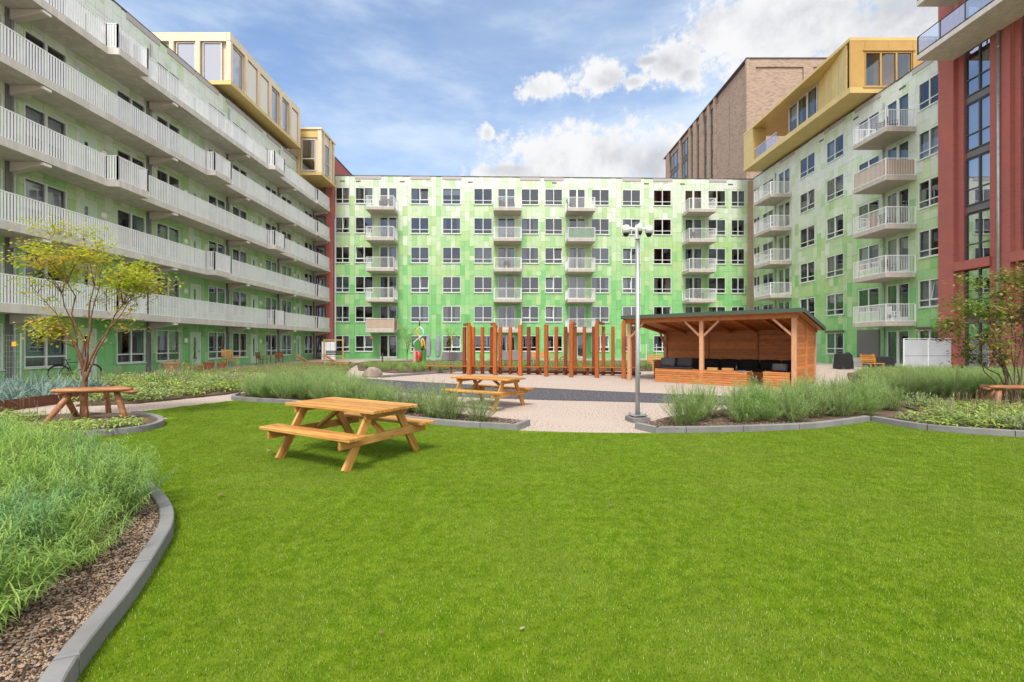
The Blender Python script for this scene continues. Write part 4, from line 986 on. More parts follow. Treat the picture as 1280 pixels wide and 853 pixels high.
# ------------------------------------------------------------------ picnic tables
def picnic_table(label, x, y, a, m, group='picnic tables on the lawn and gravel'):
    t = thing('picnic_table', label, 'picnic table', (x, y, 0), a, group); L = 1.78
    for i in range(5): plank('tabletop_board', (-L / 2, -.336 + i * .168, .72), (L / 2, -.336 + i * .168, .72), .160, .042, m, t)
    for s in (-1, 1):
        for j in (0, 1): plank('bench_board', (-L / 2, s * (.585 + j * .148), .435), (L / 2, s * (.585 + j * .148), .435), .142, .042, m, t)
        for q in (-1, 1): plank('leg', (s * .66, q * .24, .70), (s * .66, q * .66, .0), .045, .115, m, t, up=(0, 1, 0) if False else (0, q, .6))
        plank('cross_beam', (s * .705, -.79, .355), (s * .705, .79, .355), .045, .11, m, t)
        plank('cleat', (s * .705, -.38, .655), (s * .705, .38, .655), .045, .085, m, t)
        plank('brace', (s * .67, 0, .36), (s * .16, 0, .69), .09, .042, m, t)
    return t
picnic_table('honey coloured picnic table standing alone on the near lawn', -2.32, 6.60, R(-29.5), M['pine'])
picnic_table('picnic table on the gravel behind the shrub bed in front of the posts', -.62, 11.75, R(-34), M['pine'])
picnic_table('distant yellow picnic table seen between the orange posts', 3.9, 33.0, R(-8), M['pine2'])

# ------------------------------------------------------------------ orange post screen with bench
pg = thing('post_screen', 'screen of tall orange stained timber posts with a low bench', 'timber screen', (0, 0, 0))
fr = [(586.7, 23.5), (618.8, 23.1), (650.3, 22.7), (682.8, 22.2), (714.1, 21.8), (746.2, 21.4), (779.7, 20.95)]
bk = [580.6, 591.8, 603, 614.8, 625.3, 637.9, 660.9, 672, 695.4, 707, 718.8, 730.5, 742.1, 754.3, 766.1, 791.9]
W = lambda px, Y: (px - 640) / F * Y
fp = [(W(p, Y), Y) for p, Y in fr]; bp = [(W(p, 24.4 - .0064 * (p - 580)), 24.4 - .0064 * (p - 580)) for p in bk]
dv = Vector((fp[-1][0] - fp[0][0], fp[-1][1] - fp[0][1], 0)).normalized()
for i, (x, y) in enumerate(fp): plank('post', (x, y, 0), (x, y, 2.52), .18, .18, M['rust'], pg, up=(-dv.y, dv.x, 0), bevel=.008)
for i, (x, y) in enumerate(bp): plank('post', (x, y, 0), (x, y, 2.46), .16, .16, M['rust'] if i % 3 else M['rustdark'], pg, up=(-dv.y, dv.x, 0), bevel=.008)
for i, j in ((0, 0), (1, 3), (4, 10), (5, 13), (6, 15)):
    plank('lintel', (*fp[i], 2.59), (*bp[j], 2.59), .15, .12, M['rust'], pg)
b0 = Vector((-4.5, 24.75, 0)); b1 = Vector((bp[-1][0] + .3, bp[-1][1] - .25, 0)); nn = Vector((-dv.y, dv.x, 0))
for j in range(3):
    for k in range(4):
        p = b0.lerp(b1, k / 4) - nn * (.14 + j * .13); q = b0.lerp(b1, (k + .997) / 4) - nn * (.14 + j * .13)
        plank('seat_board', p + Vector((0, 0, .40)), q + Vector((0, 0, .40)), .12, .045, M['rust'], pg)
for k in range(10):
    p = b0.lerp(b1, .02 + k * .107) - nn * .27; plank('bench_leg', p, p + Vector((0, 0, .375)), .1, .1, M['rustdark'], pg)
plank('rear_rail', b0.lerp(b1, .3) + nn * .02 + Vector((0, 0, .12)), b1 + nn * .02 + Vector((0, 0, .12)), .05, .12, M['rustdark'], pg)

# ------------------------------------------------------------------ timber shelter
A = R(-42)
pv = thing('timber_shelter', 'open fronted orange timber shelter with mono pitch roof and black cushions', 'shelter', (5.15, 20.15, 0), A)
LX_, LD = 6.25, 3.75
zf, zb = 2.50, 2.06
rz = lambda y: zf + (zb - zf) * y / LD
posts = [(0, 0), (3.1, 0), (LX_, 0), (0, LD), (LX_, LD)]
for x, y in posts: plank('post', (x, y, 0), (x, y, rz(y) - .02), .15, .15, M['post'], pv, up=(0, 1, 0), bevel=.008)
plank('beam', (-.12, 0, zf + .06), (LX_ + .12, 0, zf + .06), .14, .16, M['cedar'], pv)
plank('beam', (-.12, LD, zb + .06), (LX_ + .12, LD, zb + .06), .14, .16, M['cedar'], pv)
for x in (0, LX_): plank('beam', (x, .09, zf + .05), (x, LD - .09, zb + .05), .12, .13, M['cedar'], pv)
for x, s in ((0, 1), (3.1, -1), (3.1, 1), (LX_, -1)): plank('brace', (x + s * .06, 0, zf - .62), (x + s * .66, 0, zf - .02), .08, .09, M['post'], pv, up=(0, 1, 0))
plank('brace', (0, .06, zf - .62), (0, .64, zf - .06), .08, .09, M['post'], pv, up=(1, 0, 0)); plank('brace', (0, LD - .06, zb - .62), (0, LD - .62, zb + .04), .08, .09, M['post'], pv, up=(1, 0, 0))
for i in range(1, 6): plank('rafter', (LX_ * i / 6, .09, zf + .06), (LX_ * i / 6, LD - .09, zb + .06), .07, .13, M['cedar'], pv)
nb = 28
for i in range(nb):                             # roof boards
    x = -.12 + (LX_ + .40) * (i + .5) / nb; plank('roof_board', (x, -.35, zf + .19), (x, LD + .25, zb + .10), (LX_ + .40) / nb - .006, .025, M['cedar'], pv)
q = MB(); q.bar((LX_ / 2 + .09, -.40, zf + .245), (LX_ / 2 + .09, LD + .30, zb + .15), LX_ + .50, .05); q.build('roof_felt', M['roofing'], pv)
for y, z in ((-.42, zf + .215), (LD + .32, zb + .125)):
    q = MB(); q.box(-.17, LX_ + .35, y - .015, y + .015, z - .055, z + .085); q.build('roof_edge', M['roofing'], pv)
for x in (-.18, LX_ + .36):
    q = MB(); q.bar((x, -.43, zf + .23), (x, LD + .33, zb + .14), .03, .14); q.build('roof_edge', M['roofing'], pv)
bh = .145
for i in range(14):
    z = .06 + (i + .5) * bh
    for a, c in ((.08, 2.05), (2.07, 4.15), (4.17, LX_ - .08)):
        plank('wall_board', (a, LD + .02, z), (c, LD + .02, z), .022, bh - .014, M['cedar'], pv, up=(0, 0, 1))
    for a, c in ((.08, 1.83), (1.91, LD - .08)):
        if z < rz((a + c) / 2) + .02: plank('wall_board', (LX_ + .02, a, z), (LX_ + .02, c, z), .022, bh - .014, M['cedar'], pv)
for i in (14, 15, 16):
    z = .06 + (i + .5) * bh
    if z < 2.5: plank('wall_board', (LX_ + .02, .08, z), (LX_ + .02, 1.83 - (i - 14) * .6, z), .022, bh - .014, M['cedar'], pv)
q = MB(); q.box(.08, LX_ - .08, LD + .034, LD + .044, .06, 2.06); q.build('wall_lining', M['cedar'], pv); q = MB(); q.prism([(.08, .06), (LD - .08, .06), (LD - .08, rz(LD) - .02), (.08, rz(0) - .02)], 0, .008); q.build('wall_lining', M['cedar'], pv, Matrix(((0, 0, 1, LX_ + .034 - .03), (1, 0, 0, 0), (0, 1, 0, 0), (0, 0, 0, 1))))
plank('stud', (LX_ + .045, 1.87, 0), (LX_ + .045, 1.87, rz(1.87)), .07, .08, M['cedar'], pv, up=(0, 1, 0))
for x in (2.06, 4.16): plank('stud', (x, LD - .03, 0), (x, LD - .03, 2.05), .07, .08, M['cedar'], pv, up=(0, 1, 0))
q = MB(); q.box(LX_ + .032, LX_ + .06, 1.70, 1.74, .42, .62); q.build('door_latch', M['steel'], pv)
def boxseat(name, label, x0, x1, y0, y1, h, n=6):
    t = thing(name, label, 'bench', (0, 0, 0)); t.matrix_basis = pv_m
    for i in range(n):
        z = (i + .5) * h / n
        plank('side_board', (x0, y0 + .012, z), (x1, y0 + .012, z), .024, h / n - .014, M['cedar'], t); plank('side_board', (x0, y1 - .012, z), (x1, y1 - .012, z), .024, h / n - .014, M['cedar'], t)
        plank('side_board', (x0 + .012, y0 + .028, z), (x0 + .012, y1 - .028, z), .024, h / n - .014, M['cedar'], t); plank('side_board', (x1 - .012, y0 + .028, z), (x1 - .012, y1 - .028, z), .024, h / n - .014, M['cedar'], t)
    k = 4
    for i in range(k): plank('seat_board', (x0 - .02, y0 + (y1 - y0) * (i + .5) / k, h + .016), (x1 + .02, y0 + (y1 - y0) * (i + .5) / k, h + .016), (y1 - y0) / k - .006, .028, M['cedar'], t)
    return t
pv_m = T(5.15, 20.15, 0) @ Matrix.Rotation(A, 4, 'Z')
boxseat('box_bench', 'long slatted box bench across the open front of the timber shelter', 1.2, 4.75, -.08, .46, .52)
boxseat('box_bench', 'short slatted box bench beside the right front post of the shelter', 5.28, 6.12, -.02, .62, .54)
boxseat('box_bench', 'slatted wall bench under the black cushions at the back of the shelter', .15, 6.1, 2.95, 3.62, .36, 4)
def cushion(name, label, x, y, z, w, d, h, tilt=0, m='cushion', group=None, rz_=0):
    bm = bmesh.new(); bmesh.ops.create_cube(bm, size=1)
    bmesh.ops.subdivide_edges(bm, edges=bm.edges[:], cuts=5, use_grid_fill=True)
    for v in bm.verts:
        cx_, cy_, cz_ = v.co.x * 2, v.co.y * 2, v.co.z * 2; e = max(0, 1 - cx_ ** 4) * max(0, 1 - cz_ ** 4)
        v.co.y *= .45 + .55 * e; v.co.x *= 1 - .05 * (1 - e) * abs(cz_); v.co.z *= 1 - .05 * (1 - e) * abs(cx_)
        v.co = (v.co.x * w, v.co.y * d, v.co.z * h)
    me = bpy.data.meshes.new(name); bm.to_mesh(me); bm.free(); me.materials.append(M[m]); me.polygons.foreach_set('use_smooth', [True] * len(me.polygons))
    o = place(name, me, None, pv_m @ T(x, y, z) @ Matrix.Rotation(rz_, 4, 'Z') @ Matrix.Rotation(tilt, 4, 'X')); tag(o, label, 'cushion', group); return o
for i in range(7):
    cushion('back_cushion', 'black back cushion leaning on the rear wall of the shelter', .62 + i * .82, 3.48, .64, .80, .22, .52, R(-10), group='black back cushions in the shelter')
cushion('seat_pad', 'long black seat pad on the rear wall bench of the shelter', 3.1, 3.22, .44, 5.8, .55, .13)
cushion('seat_pad', 'black seat pad on the left end of the long front box bench', 1.95, .2, .585, 1.45, .5, .09)
cushion('scatter_cushion', 'plump charcoal cushion leaning on the front box bench at its left end', 1.55, .42, .80, .62, .2, .40, R(-20), 'cushion2')
cushion('scatter_cushion', 'plump black cushion beside the charcoal one on the front box bench', 2.25, .44, .80, .62, .2, .40, R(-20), 'cushion')
cushion('scatter_cushion', 'small charcoal cushion on the short box bench by the right post', 5.75, .3, .72, .5, .18, .30, R(-30), 'cushion2')
def small(name, label, cat, lx, ly, z, fn, m, a=0, group=None, kind=None):
    q = MB(); fn(q); o = q.build(name, m, None, pv_m @ T(lx, ly, z) @ Matrix.Rotation(a, 4, 'Z'), bevel=.003); tag(o, label, cat, group); return o
def crate(label, lx, ly, z, a):
    t = thing('wooden_tray', label, 'tray', (0, 0, 0)); t.matrix_basis = pv_m @ T(lx, ly, z) @ Matrix.Rotation(a, 4, 'Z')
    plank('base_board', (-.17, 0, .012), (.17, 0, .012), .2, .018, M['pine2'], t, bevel=.003)
    for s in (-1, 1): plank('side_board', (-.17, s * .11, .05), (.17, s * .11, .05), .014, .10, M['pine2'], t, bevel=.003); plank('end_board', (s * .177, -.10, .05), (s * .177, .10, .05), .014, .10, M['pine2'], t, bevel=.003)
crate('small pale wooden tray on the front box bench nearer the middle post', 3.45, .18, .553, R(8)); crate('small pale wooden tray on the front box bench nearer the bottle', 4.0, .22, .553, R(-6))
small('bottle', 'small dark bottle standing on the front box bench of the shelter', 'bottle', 4.28, .34, .553, lambda q: q.lathe([(.04, 0), (.042, .12), (.02, .17), (.016, .22), (.018, .23)], 12), M['dark'])
small('book', 'closed blue book lying at the right end of the front box bench', 'book', 4.52, .15, .553, lambda q: q.box(-.12, .12, -.08, .08, 0, .03), mat('blue_cover', (.05, .16, .30), .6), R(20))

# ------------------------------------------------------------------ camera mast
cx_, cy_ = 2.58, 9.45
mt = thing('camera_mast', 'slim grey steel mast with white dome cameras at the edge of the gravel', 'camera mast', (cx_, cy_, 0), R(12))
q = MB(); q.box(-.19, .19, -.19, .19, 0, .10); q.build('footing', M['curb'], mt, bevel=.008)
q = MB(); q.box(-.15, .15, -.15, .15, .125, .14); q.build('base_plate', M['steel'], mt)
for sx in (-1, 1):
    for sy in (-1, 1):
        q = MB(); q.lathe([(.011, .10), (.011, .18)], 8, (sx * .115, sy * .115)); q.lathe([(.02, .141), (.02, .158)], 6, (sx * .115, sy * .115)); q.build('anchor_bolt', M['steel'], mt)
q = MB(); q.lathe([(.046, .14), (.046, 1.4), (.041, 1.42), (.041, 3.86)], 18); q.build('pole', M['steel'], mt, smooth=True)
q = MB(); q.lathe([(.055, 3.74), (.055, 3.98), (.04, 4.03), (.001, 4.04)], 12); q.build('head', M['camwhite'], mt)
for i, (a, k) in enumerate(((R(-8), 1.0), (R(170), 1.0), (R(262), .62))):
    c, s = math.cos(a), math.sin(a); d = .24 * k; q = MB(); q.bar((c * .05, s * .05, 3.94), (c * d, s * d, 3.98), .05, .05); o = q.build('camera_arm', M['camwhite'], mt, bevel=.008)
    q = MB(); q.lathe([(.02, 4.03), (.06 * k, 4.02), (.075 * k, 3.97), (.078 * k, 3.865)], 16, (c * d, s * d)); q.build('camera_hood', M['camwhite'], o, smooth=True)
    q = MB(); q.lathe([(.062 * k, 3.866), (.06 * k, 3.835), (.04 * k, 3.80), (.014 * k, 3.79)], 16, (c * d, s * d)); q.build('camera_dome', M['dome'], o, smooth=True)

# ------------------------------------------------------------------ log benches
def log_bench(label, logs, legs):
    t = thing('log_bench', label, 'bench', (0, 0, 0)); r = random.Random(len(label))
    for p, q_, rad in logs:
        p, q_ = Vector(p), Vector(q_); n = 12; pts = []; rr = []
        for i in range(n + 1):
            u = i / n; pts.append(p.lerp(q_, u) + Vector((0, 0, math.sin(u * PI) * -.01 + r.uniform(-.006, .006)))); rr.append(rad * (1 + r.uniform(-.05, .05)) * (.5 if i in (0, n) else .82 if i in (1, n - 1) else 1))
        b = MB(); b.tube(pts, rr, 12); me = b.mesh('log', M['log'], smooth=True); zc = (p.z + q_.z) / 2
        for v in me.vertices: v.co.z = zc + (v.co.z - zc) * .58
        d = (q_ - p); s = Vector((-d.y, d.x, 0)).normalized()
        for v in me.vertices:
            off = (v.co - p).dot(s); v.co = v.co + s * off * .2
        place('log', me, t)
    for p, q_ in legs:
        b = MB(); p, q_ = Vector(p), Vector(q_); b.tube([p, p.lerp(q_, .4), p.lerp(q_, .75), q_], [.048, .052, .056, .05], 10); b.build('leg', M['log'], t, smooth=True)
log_bench('peeled log bench of three logs around the left maple tree',
    [((-9.0, 9.0, .665), (-7.62, 9.22, .70), .10), ((-9.05, 9.15, .60), (-9.15, 10.3, .58), .085), ((-7.75, 9.45, .61), (-9.0, 10.4, .585), .095)],
    [((-8.97, 8.78, .0), (-8.74, 9.10, .60)), ((-8.60, 9.32, 0), (-8.58, 9.18, .60)), ((-9.15, 9.7, 0), (-9.0, 9.25, .58)), ((-7.72, 9.22, .0), (-7.95, 9.25, .62)), ((-9.2, 10.5, 0), (-9.05, 10.25, .55))])
log_bench('peeled log bench around the sparse shrub at the right edge',
    [((11.05, 10.65, .60), (13.0, 10.55, .57), .10), ((11.2, 10.8, .53), (12.2, 11.9, .5), .09), ((12.8, 10.75, .52), (12.1, 11.9, .49), .085)],
    [((11.0, 10.45, 0), (11.28, 10.65, .55)), ((12.25, 10.3, 0), (12.20, 10.6, .55)), ((11.25, 11.1, 0), (11.4, 10.9, .5)), ((12.9, 10.6, 0), (12.75, 10.65, .5)), ((12.15, 12.1, 0), (12.1, 11.8, .46))])

# ------------------------------------------------------------------ stones and edging
def boulder(label, x, y, w, d, h, seed, m='rock'):
    bm = bmesh.new(); bmesh.ops.create_icosphere(bm, subdivisions=3, radius=1)
    for v in bm.verts:
        n = noise.noise(v.co * 1.3 + Vector((seed, 0, 0))); v.co *= 1 + n * .28; v.co = Vector((v.co.x * w / 2, v.co.y * d / 2, max(-.25, v.co.z) * h * .8))
    me = bpy.data.meshes.new('boulder'); bm.to_mesh(me); bm.free(); me.materials.append(M[m]); me.polygons.foreach_set('use_smooth', [True] * len(me.polygons))
    tag(place('boulder', me, None, T(x, y, h * .15)), label, 'boulder')
boulder('large pinkish grey boulder on the gravel behind the shrub bed', -6.62, 21.9, .85, .8, .56, 2)
boulder('smaller mossy boulder touching the left side of the large boulder', -7.0, 22.25, .45, .5, .36, 5, 'moss')
te = thing('timber_edging', 'dark timber edging along the gravel beside the boulder', 'edging', (0, 0, 0))
for k in range(5):
    p = Vector((-6.1, 21.4, .05)).lerp(Vector((-3.2, 25.6, .05)), k / 5 + .002); q_ = Vector((-6.1, 21.4, .05)).lerp(Vector((-3.2, 25.6, .05)), (k + 1) / 5 - .002); plank('edging_board', p, q_, .12, .12, M['rustdark'] if False else M['curb'], te)

# ------------------------------------------------------------------ furniture along the blocks
def lounger(label, x, y, a, m):
    t = thing('deck_lounger', label, 'lounger', (x, y, 0), a, 'loungers in the far left bed')
    for i in range(7): plank('seat_slat', (-.9 + i * .16, -.33, .30), (-.9 + i * .16, .33, .30), .14, .03, m, t)
    for i in range(5):
        u = .25 + i * .155; plank('back_slat', (u * .82, -.33, .33 + u * .55), (u * .82, .33, .33 + u * .55), .14, .03, m, t, up=(-.55, 0, .82))
    for s in (-1, 1):
        plank('side_rail', (-1, s * .30, .26), (.35, s * .30, .26), .05, .07, m, t); plank('back_rail', (.18, s * .28, .30), (.84, s * .28, .76), .05, .05, m, t)
        for xx in (-.85, .2): plank('leg', (xx, s * .30, 0), (xx, s * .30, .23), .06, .06, m, t)
lounger('reddish wooden lounger with raised back nearest the boulder', -12.1, 31.5, R(185), M['log']); lounger('reddish wooden lounger with raised back nearest the gallery block', -14.3, 32.3, R(200), M['log'])
def chair(label, x, y, a, m, z=0, group=None, s=1):
    t = thing('garden_chair', label, 'chair', (x, y, z), a, group); t.scale = (s, s, s)
    for i in range(4): plank('seat_slat', (-.24, -.18 + i * .12, .43), (.24, -.18 + i * .12, .43), .105, .025, m, t)
    for i in range(4): plank('back_slat', (-.24, .25 + i * .025, .55 + i * .12), (.24, .25 + i * .025, .55 + i * .12), .02, .10, m, t)
    for sx in (-1, 1):
        plank('leg', (sx * .24, -.22, 0), (sx * .24, -.22, .64), .04, .04, m, t); plank('leg', (sx * .24, .22, 0), (sx * .24, .34, .98), .04, .04, m, t); plank('armrest', (sx * .25, -.25, .65), (sx * .25, .27, .65), .06, .025, m, t)
chair('wide pale wooden armchair among the clay pots', -17.9, 29.2, R(60), M['pine2'], s=1.25); chair('dark red wooden chair left of the small red table', -18.1, 33.3, R(150), M['rustdark']); chair('dark red wooden chair right of the small red table', -18.0, 35.6, R(30), M['rustdark'])
def round_table(label, x, y, m, z=0, h=.72, r=.38):
    t = thing('bistro_table', label, 'table', (x, y, z))
    q = MB(); q.lathe([(r, h - .025), (r, h)], 20); q.build('tabletop', m, t); q = MB(); q.lathe([(.025, .02), (.025, h - .026)], 8); q.build('stem', m, t); q = MB(); q.lathe([(.22, 0), (.2, .02)], 14); q.build('foot', m, t)
round_table('small red table between the two dark red chairs', -18.1, 34.5, M['rustdark'])
def pot(label, x, y, r, h, m, plant=None, z=.0, s=.5):
    t = thing('plant_pot', label, 'plant pot', (x, y, z))
    q = MB(); q.lathe([(r * .68, 0), (r * .95, h * .7), (r, h * .86), (r * 1.08, h * .86), (r * 1.08, h), (r * .92, h), (r * .9, h * .9), (.01, h * .9)], 18); q.build('pot', m, t, smooth=False)
    if plant is not None: place('foliage', plant, t, T(0, 0, h * .88) @ Matrix.Diagonal((s, s, s, 1)))
pot('round wicker pot left of the clay pot group by the gallery block', -18.0, 24.3, .42, .62, M['wick'], CV[1], s=1.1)
for i, (x, y, r, h, lab) in enumerate(((-18.3, 25.9, .20, .42, 'tall clay pot at the left of the front door group'), (-17.9, 26.3, .26, .36, 'wide clay pot in the middle of the front door group'), (-18.2, 26.8, .18, .30, 'small clay pot at the right of the front door group'), (-18.2, 27.6, .30, .48, 'big dark clay pot left of the pale armchair'), (-17.8, 28.2, .24, .40, 'clay pot against the pale armchair'))):
    pot(lab, x, y, r, h, M['terra'], (CV + GL)[i], s=.7)
def climber(label, x, y, h, seed):
    t = thing('climbing_plant', label, 'plant', (x, y, 0)); b = MB(); c = MB(); r = random.Random(seed)
    pts = [(r.uniform(-.06, .06), r.uniform(-.12, .12), h * i / 8) for i in range(9)]; b.tube(pts, .012, 5)
    for i in range(240):
        z = h * r.random(); leaf_strip(c, (r.gauss(0, .06), r.gauss(0, .16), z), (r.uniform(-1, 1), r.uniform(-1, 1), r.uniform(-.3, .6)), .09, .05, .2)
    b.build('vine_stem', M['bark2'], t); c.build('vine_leaves', M['bush'], t)
climber('thin climber on the wall right of the second ground floor door', -20.15, 27.6, 2.3, 3); climber('sparse climber beside the first front door of the gallery block', -20.15, 29.25, 1.7, 4)
# bicycle
def bicycle(label, x, y, a):
    t = thing('bicycle', label, 'bicycle', (x, y, 0), a)
    for wx in (-.52, .52):
        q = MB(); n = 28; q.tube([(wx + .33 * math.cos(2 * PI * i / n), 0, .34 + .33 * math.sin(2 * PI * i / n)) for i in range(n + 1)], .018, 6, 0, False); o = q.build('wheel', M['dark'], t, smooth=True)
        q = MB()
        for i in range(12): q.bar((wx, 0, .34), (wx + .32 * math.cos(2 * PI * i / 12), 0, .34 + .32 * math.sin(2 * PI * i / 12)), .003, .003)
        q.lathe([(.02, .33), (.02, .35)], 6, (wx, 0)); q.build('spokes', M['steel'], o)
        q = MB(); q.tube([(wx + .365 * math.cos(i * .26 + .2), 0, .34 + .365 * math.sin(i * .26 + .2)) for i in range(11)], .022, 5); q.build('mudguard', M['dark'], t)
    q = MB(); J = dict(bb=(-.08, 0, .30), st=(-.26, 0, .78), hd=(.34, 0, .82), hb=(.38, 0, .66), ra=(-.52, 0, .34), fa=(.52, 0, .34))
    for i, j in (('bb', 'st'), ('st', 'hd'), ('bb', 'hb'), ('hd', 'hb'), ('bb', 'ra'), ('st', 'ra'), ('hb', 'fa')): q.tube([J[i], J[j]], .017, 8)
    q.build('frame', M['dark'], t, smooth=True)
    q = MB(); q.tube([(.34, 0, .82), (.32, 0, .98), (.26, .0, 1.02)], .013, 6); q.tube([(.12, -.28, 1.03), (.26, -.2, 1.05), (.30, 0, 1.02), (.26, .2, 1.05), (.12, .28, 1.03)], .012, 6); q.build('handlebar', M['steel'], t, smooth=True)
    q = MB(); q.tube([(-.26, 0, .78), (-.29, 0, .90)], .013, 6); q.add([(-.42, -.09, .93), (-.42, .09, .93), (-.14, .02, .92), (-.14, -.02, .92), (-.42, -.09, .89), (-.42, .09, .89), (-.14, .02, .89), (-.14, -.02, .89)], [(0, 1, 2, 3), (7, 6, 5, 4), (0, 4, 5, 1), (1, 5, 6, 2), (2, 6, 7, 3), (3, 7, 4, 0)]); q.build('saddle', M['dark'], t)
    q = MB(); q.bar((-.85, 0, .73), (-.35, 0, .73), .14, .02); q.build('carrier', M['dark'], t)
bicycle('dark bicycle parked against the gallery block behind the maple', -18.6, 19.6, R(58))
# wire mesh panel
wm = thing('wire_fence', 'galvanised wire mesh fence panel at the far left', 'fence', (-18.7, 16.2, 0))
for x in (0, 1.42): plank('fence_post', (x, 0, 0), (x, 0, 1.95), .05, .05, M['steel'], wm, up=(0, 1, 0))
q = MB()
for i in range(1, 14): q.bar((i * .1, 0, .15), (i * .1, 0, 1.9), .006, .006)
for i in range(10): q.bar((.03, .008, .18 + i * .19), (1.39, .008, .18 + i * .19), .007, .007)
q.build('wire_mesh', M['steel'], wm, kind='stuff'); q = MB(); q.box(1.1, 1.26, -.02, -.008, 1.5, 1.66); q.build('notice_plate', M['yellow'], wm)
# white panel screens and frames far left
ws = thing('garden_screen', 'white metal garden screen before the red stair tower', 'screen', (-17.9, 43.3, 0))
for i in range(3): plank('panel', (.02 + i * .40, 0, .9), (.40 + i * .40, 0, .9), .03, 1.7, M['white'], ws)
for x in (0, 1.24): plank('post', (x, .04, 0), (x, .04, 1.8), .05, .05, M['white'], ws, up=(0, 1, 0))
sf = thing('swing_frame', 'yellow timber swing seat frame near the far left corner', 'swing seat', (-15.9, 41.0, 0))
for x in (-.85, .85): plank('post', (x, 0, 0), (x, 0, 1.85), .09, .09, M['pine2'], sf, up=(0, 1, 0))
plank('top_beam', (-.9, 0, 1.9), (.9, 0, 1.9), .09, .1, M['pine2'], sf); plank('lower_beam', (-.8, 0, .45), (.8, 0, .45), .3, .06, M['pine2'], sf)
for i in range(3): plank('back_slat', (-.78, .16, .62 + i * .14), (.78, .16, .62 + i * .14), .02, .1, M['dark'], sf)
# covered sets and parasols along the back
def parasol(label, x, y, m=M['lilac']):
    t = thing('closed_parasol', label, 'parasol', (x, y, 0))
    q = MB(); q.lathe([(.03, 0), (.03, .5)], 8); q.build('pole', M['steel'], t); q = MB(); q.lathe([(.13, .32), (.22, .4), (.26, 1.0), (.24, 1.8), (.16, 2.35), (.02, 2.42)], 9); q.build('folded_canopy', m, t); q = MB(); q.lathe([(.28, 0), (.26, .08)], 14); q.build('base', M['curb'], t)
parasol('left of the two closed grey parasols before the back block', W(535.5, 43.5), 43.5); parasol('right of the two closed grey parasols before the back block', W(547.5, 43.5), 43.5); parasol('closed dark parasol left of the roller shutter on the right block', 22.9, 34.9, M['greypaint'])
def covered(label, x, y, w, d, h, seed, m='cover'):
    r = random.Random(seed); bm = bmesh.new(); bmesh.ops.create_grid(bm, x_segments=14, y_segments=8, size=.5)
    for v in bm.verts:
        e = max(abs(v.co.x), abs(v.co.y)) * 2; n = noise.noise(Vector((v.co.x * 6 + seed, v.co.y * 5, seed)))
        v.co = Vector((v.co.x * w * (1.03 if e > .95 else .98), v.co.y * d * (1.03 if e > .95 else .98), (0.03 if e > .95 else h * (1 + .18 * n))))
    me = bpy.data.meshes.new('furniture_cover'); bm.to_mesh(me); bm.free(); me.materials.append(M[m]); tag(place('furniture_cover', me, None, T(x, y, .005)), label, 'furniture cover')
covered('grey covered garden set right of the two closed parasols', W(566, 43.3), 43.3, 2.1, .9, .75, 3); covered('grey covered garden set behind the left part of the orange posts', W(640, 43.5), 43.5, 2.3, 1.0, .9, 4); covered('lower grey covered set behind the orange posts', W(664, 43.5), 43.5, 1.5, .9, .7, 5); covered('black covered garden set beside the grey screen panels', 21.95, 27.3, 1.15, .8, .78, 6, 'dark'); covered('black covered barbecue left of the tilted wooden seat', 20.6, 28.6, .9, .7, .95, 7, 'dark')
def slat_bench(label, x, y, a, m, w=1.5):
    t = thing('garden_bench', label, 'bench', (x, y, 0), a)
    for i in range(4): plank('seat_slat', (-w / 2, -.18 + i * .12, .44), (w / 2, -.18 + i * .12, .44), .105, .03, m, t)
    for i in range(4): plank('back_slat', (-w / 2, .26 + i * .03, .55 + i * .115), (w / 2, .26 + i * .03, .55 + i * .115), .025, .10, m, t)
    for s in (-1, 1): plank('leg', (s * (w / 2 - .1), -.2, 0), (s * (w / 2 - .1), -.2, .42), .06, .06, m, t); plank('leg', (s * (w / 2 - .1), .2, 0), (s * (w / 2 - .1), .38, .98), .06, .06, m, t)
slat_bench('yellow slatted bench behind the left end of the timber shelter', W(822, 26.6), 26.6, R(10), M['pine2'], 1.0); slat_bench('orange slatted bench between the black covers and the screen panels', 20.9, 26.6, R(15), M['pine'], 1.15); slat_bench('yellow slatted bench behind the orange posts', 2.3, 36, R(0), M['pine2'])
wb = thing('storage_box', 'dark red timber box at the left end of the shelter', 'storage box', (W(825, 21.3), 21.3, 0), A)
for i in range(6): plank('side_board', (-.2, -.2, .07 + i * .13), (.2, -.2, .07 + i * .13), .03, .12, M['rustdark'], wb); plank('side_board', (.2, -.18, .07 + i * .13), (.2, .2, .07 + i * .13), .03, .12, M['rustdark'], wb); plank('side_board', (-.2, -.18, .07 + i * .13), (-.2, .2, .07 + i * .13), .03, .12, M['rustdark'], wb); plank('side_board', (-.18, .2, .07 + i * .13), (.18, .2, .07 + i * .13), .03, .12, M['rustdark'], wb)
plank('lid', (-.24, 0, .82), (.24, 0, .82), .48, .04, M['rustdark'], wb)
gs = thing('screen_fence', 'pale grey two panel screen before the red brick block', 'screen', (22.65, 26.6, 0))
for i in range(2):
    x = .03 + i * 1.42
    for z, h in ((.46, .84), (1.35, .90)):
        q = MB(); q.box(x, x + 1.36, -.012, .012, z - h / 2, z + h / 2); q.build('panel', M['screenp'], gs)
    q = MB(); q.box(x, x + 1.36, -.025, .025, .885, .898); q.build('mid_rail', M['greypaint'], gs)
for x in (0, 1.41, 2.82): plank('post', (x, 0, 0), (x, 0, 1.86), .05, .05, M['white'], gs, up=(0, 1, 0))
plank('top_rail', (-.02, 0, 1.87), (2.84, 0, 1.87), .05, .03, M['white'], gs)
lw = thing('garden_wall', 'low grey garden wall under the ground floor window of the right block', 'low wall', (22.0, 31.5, 0))
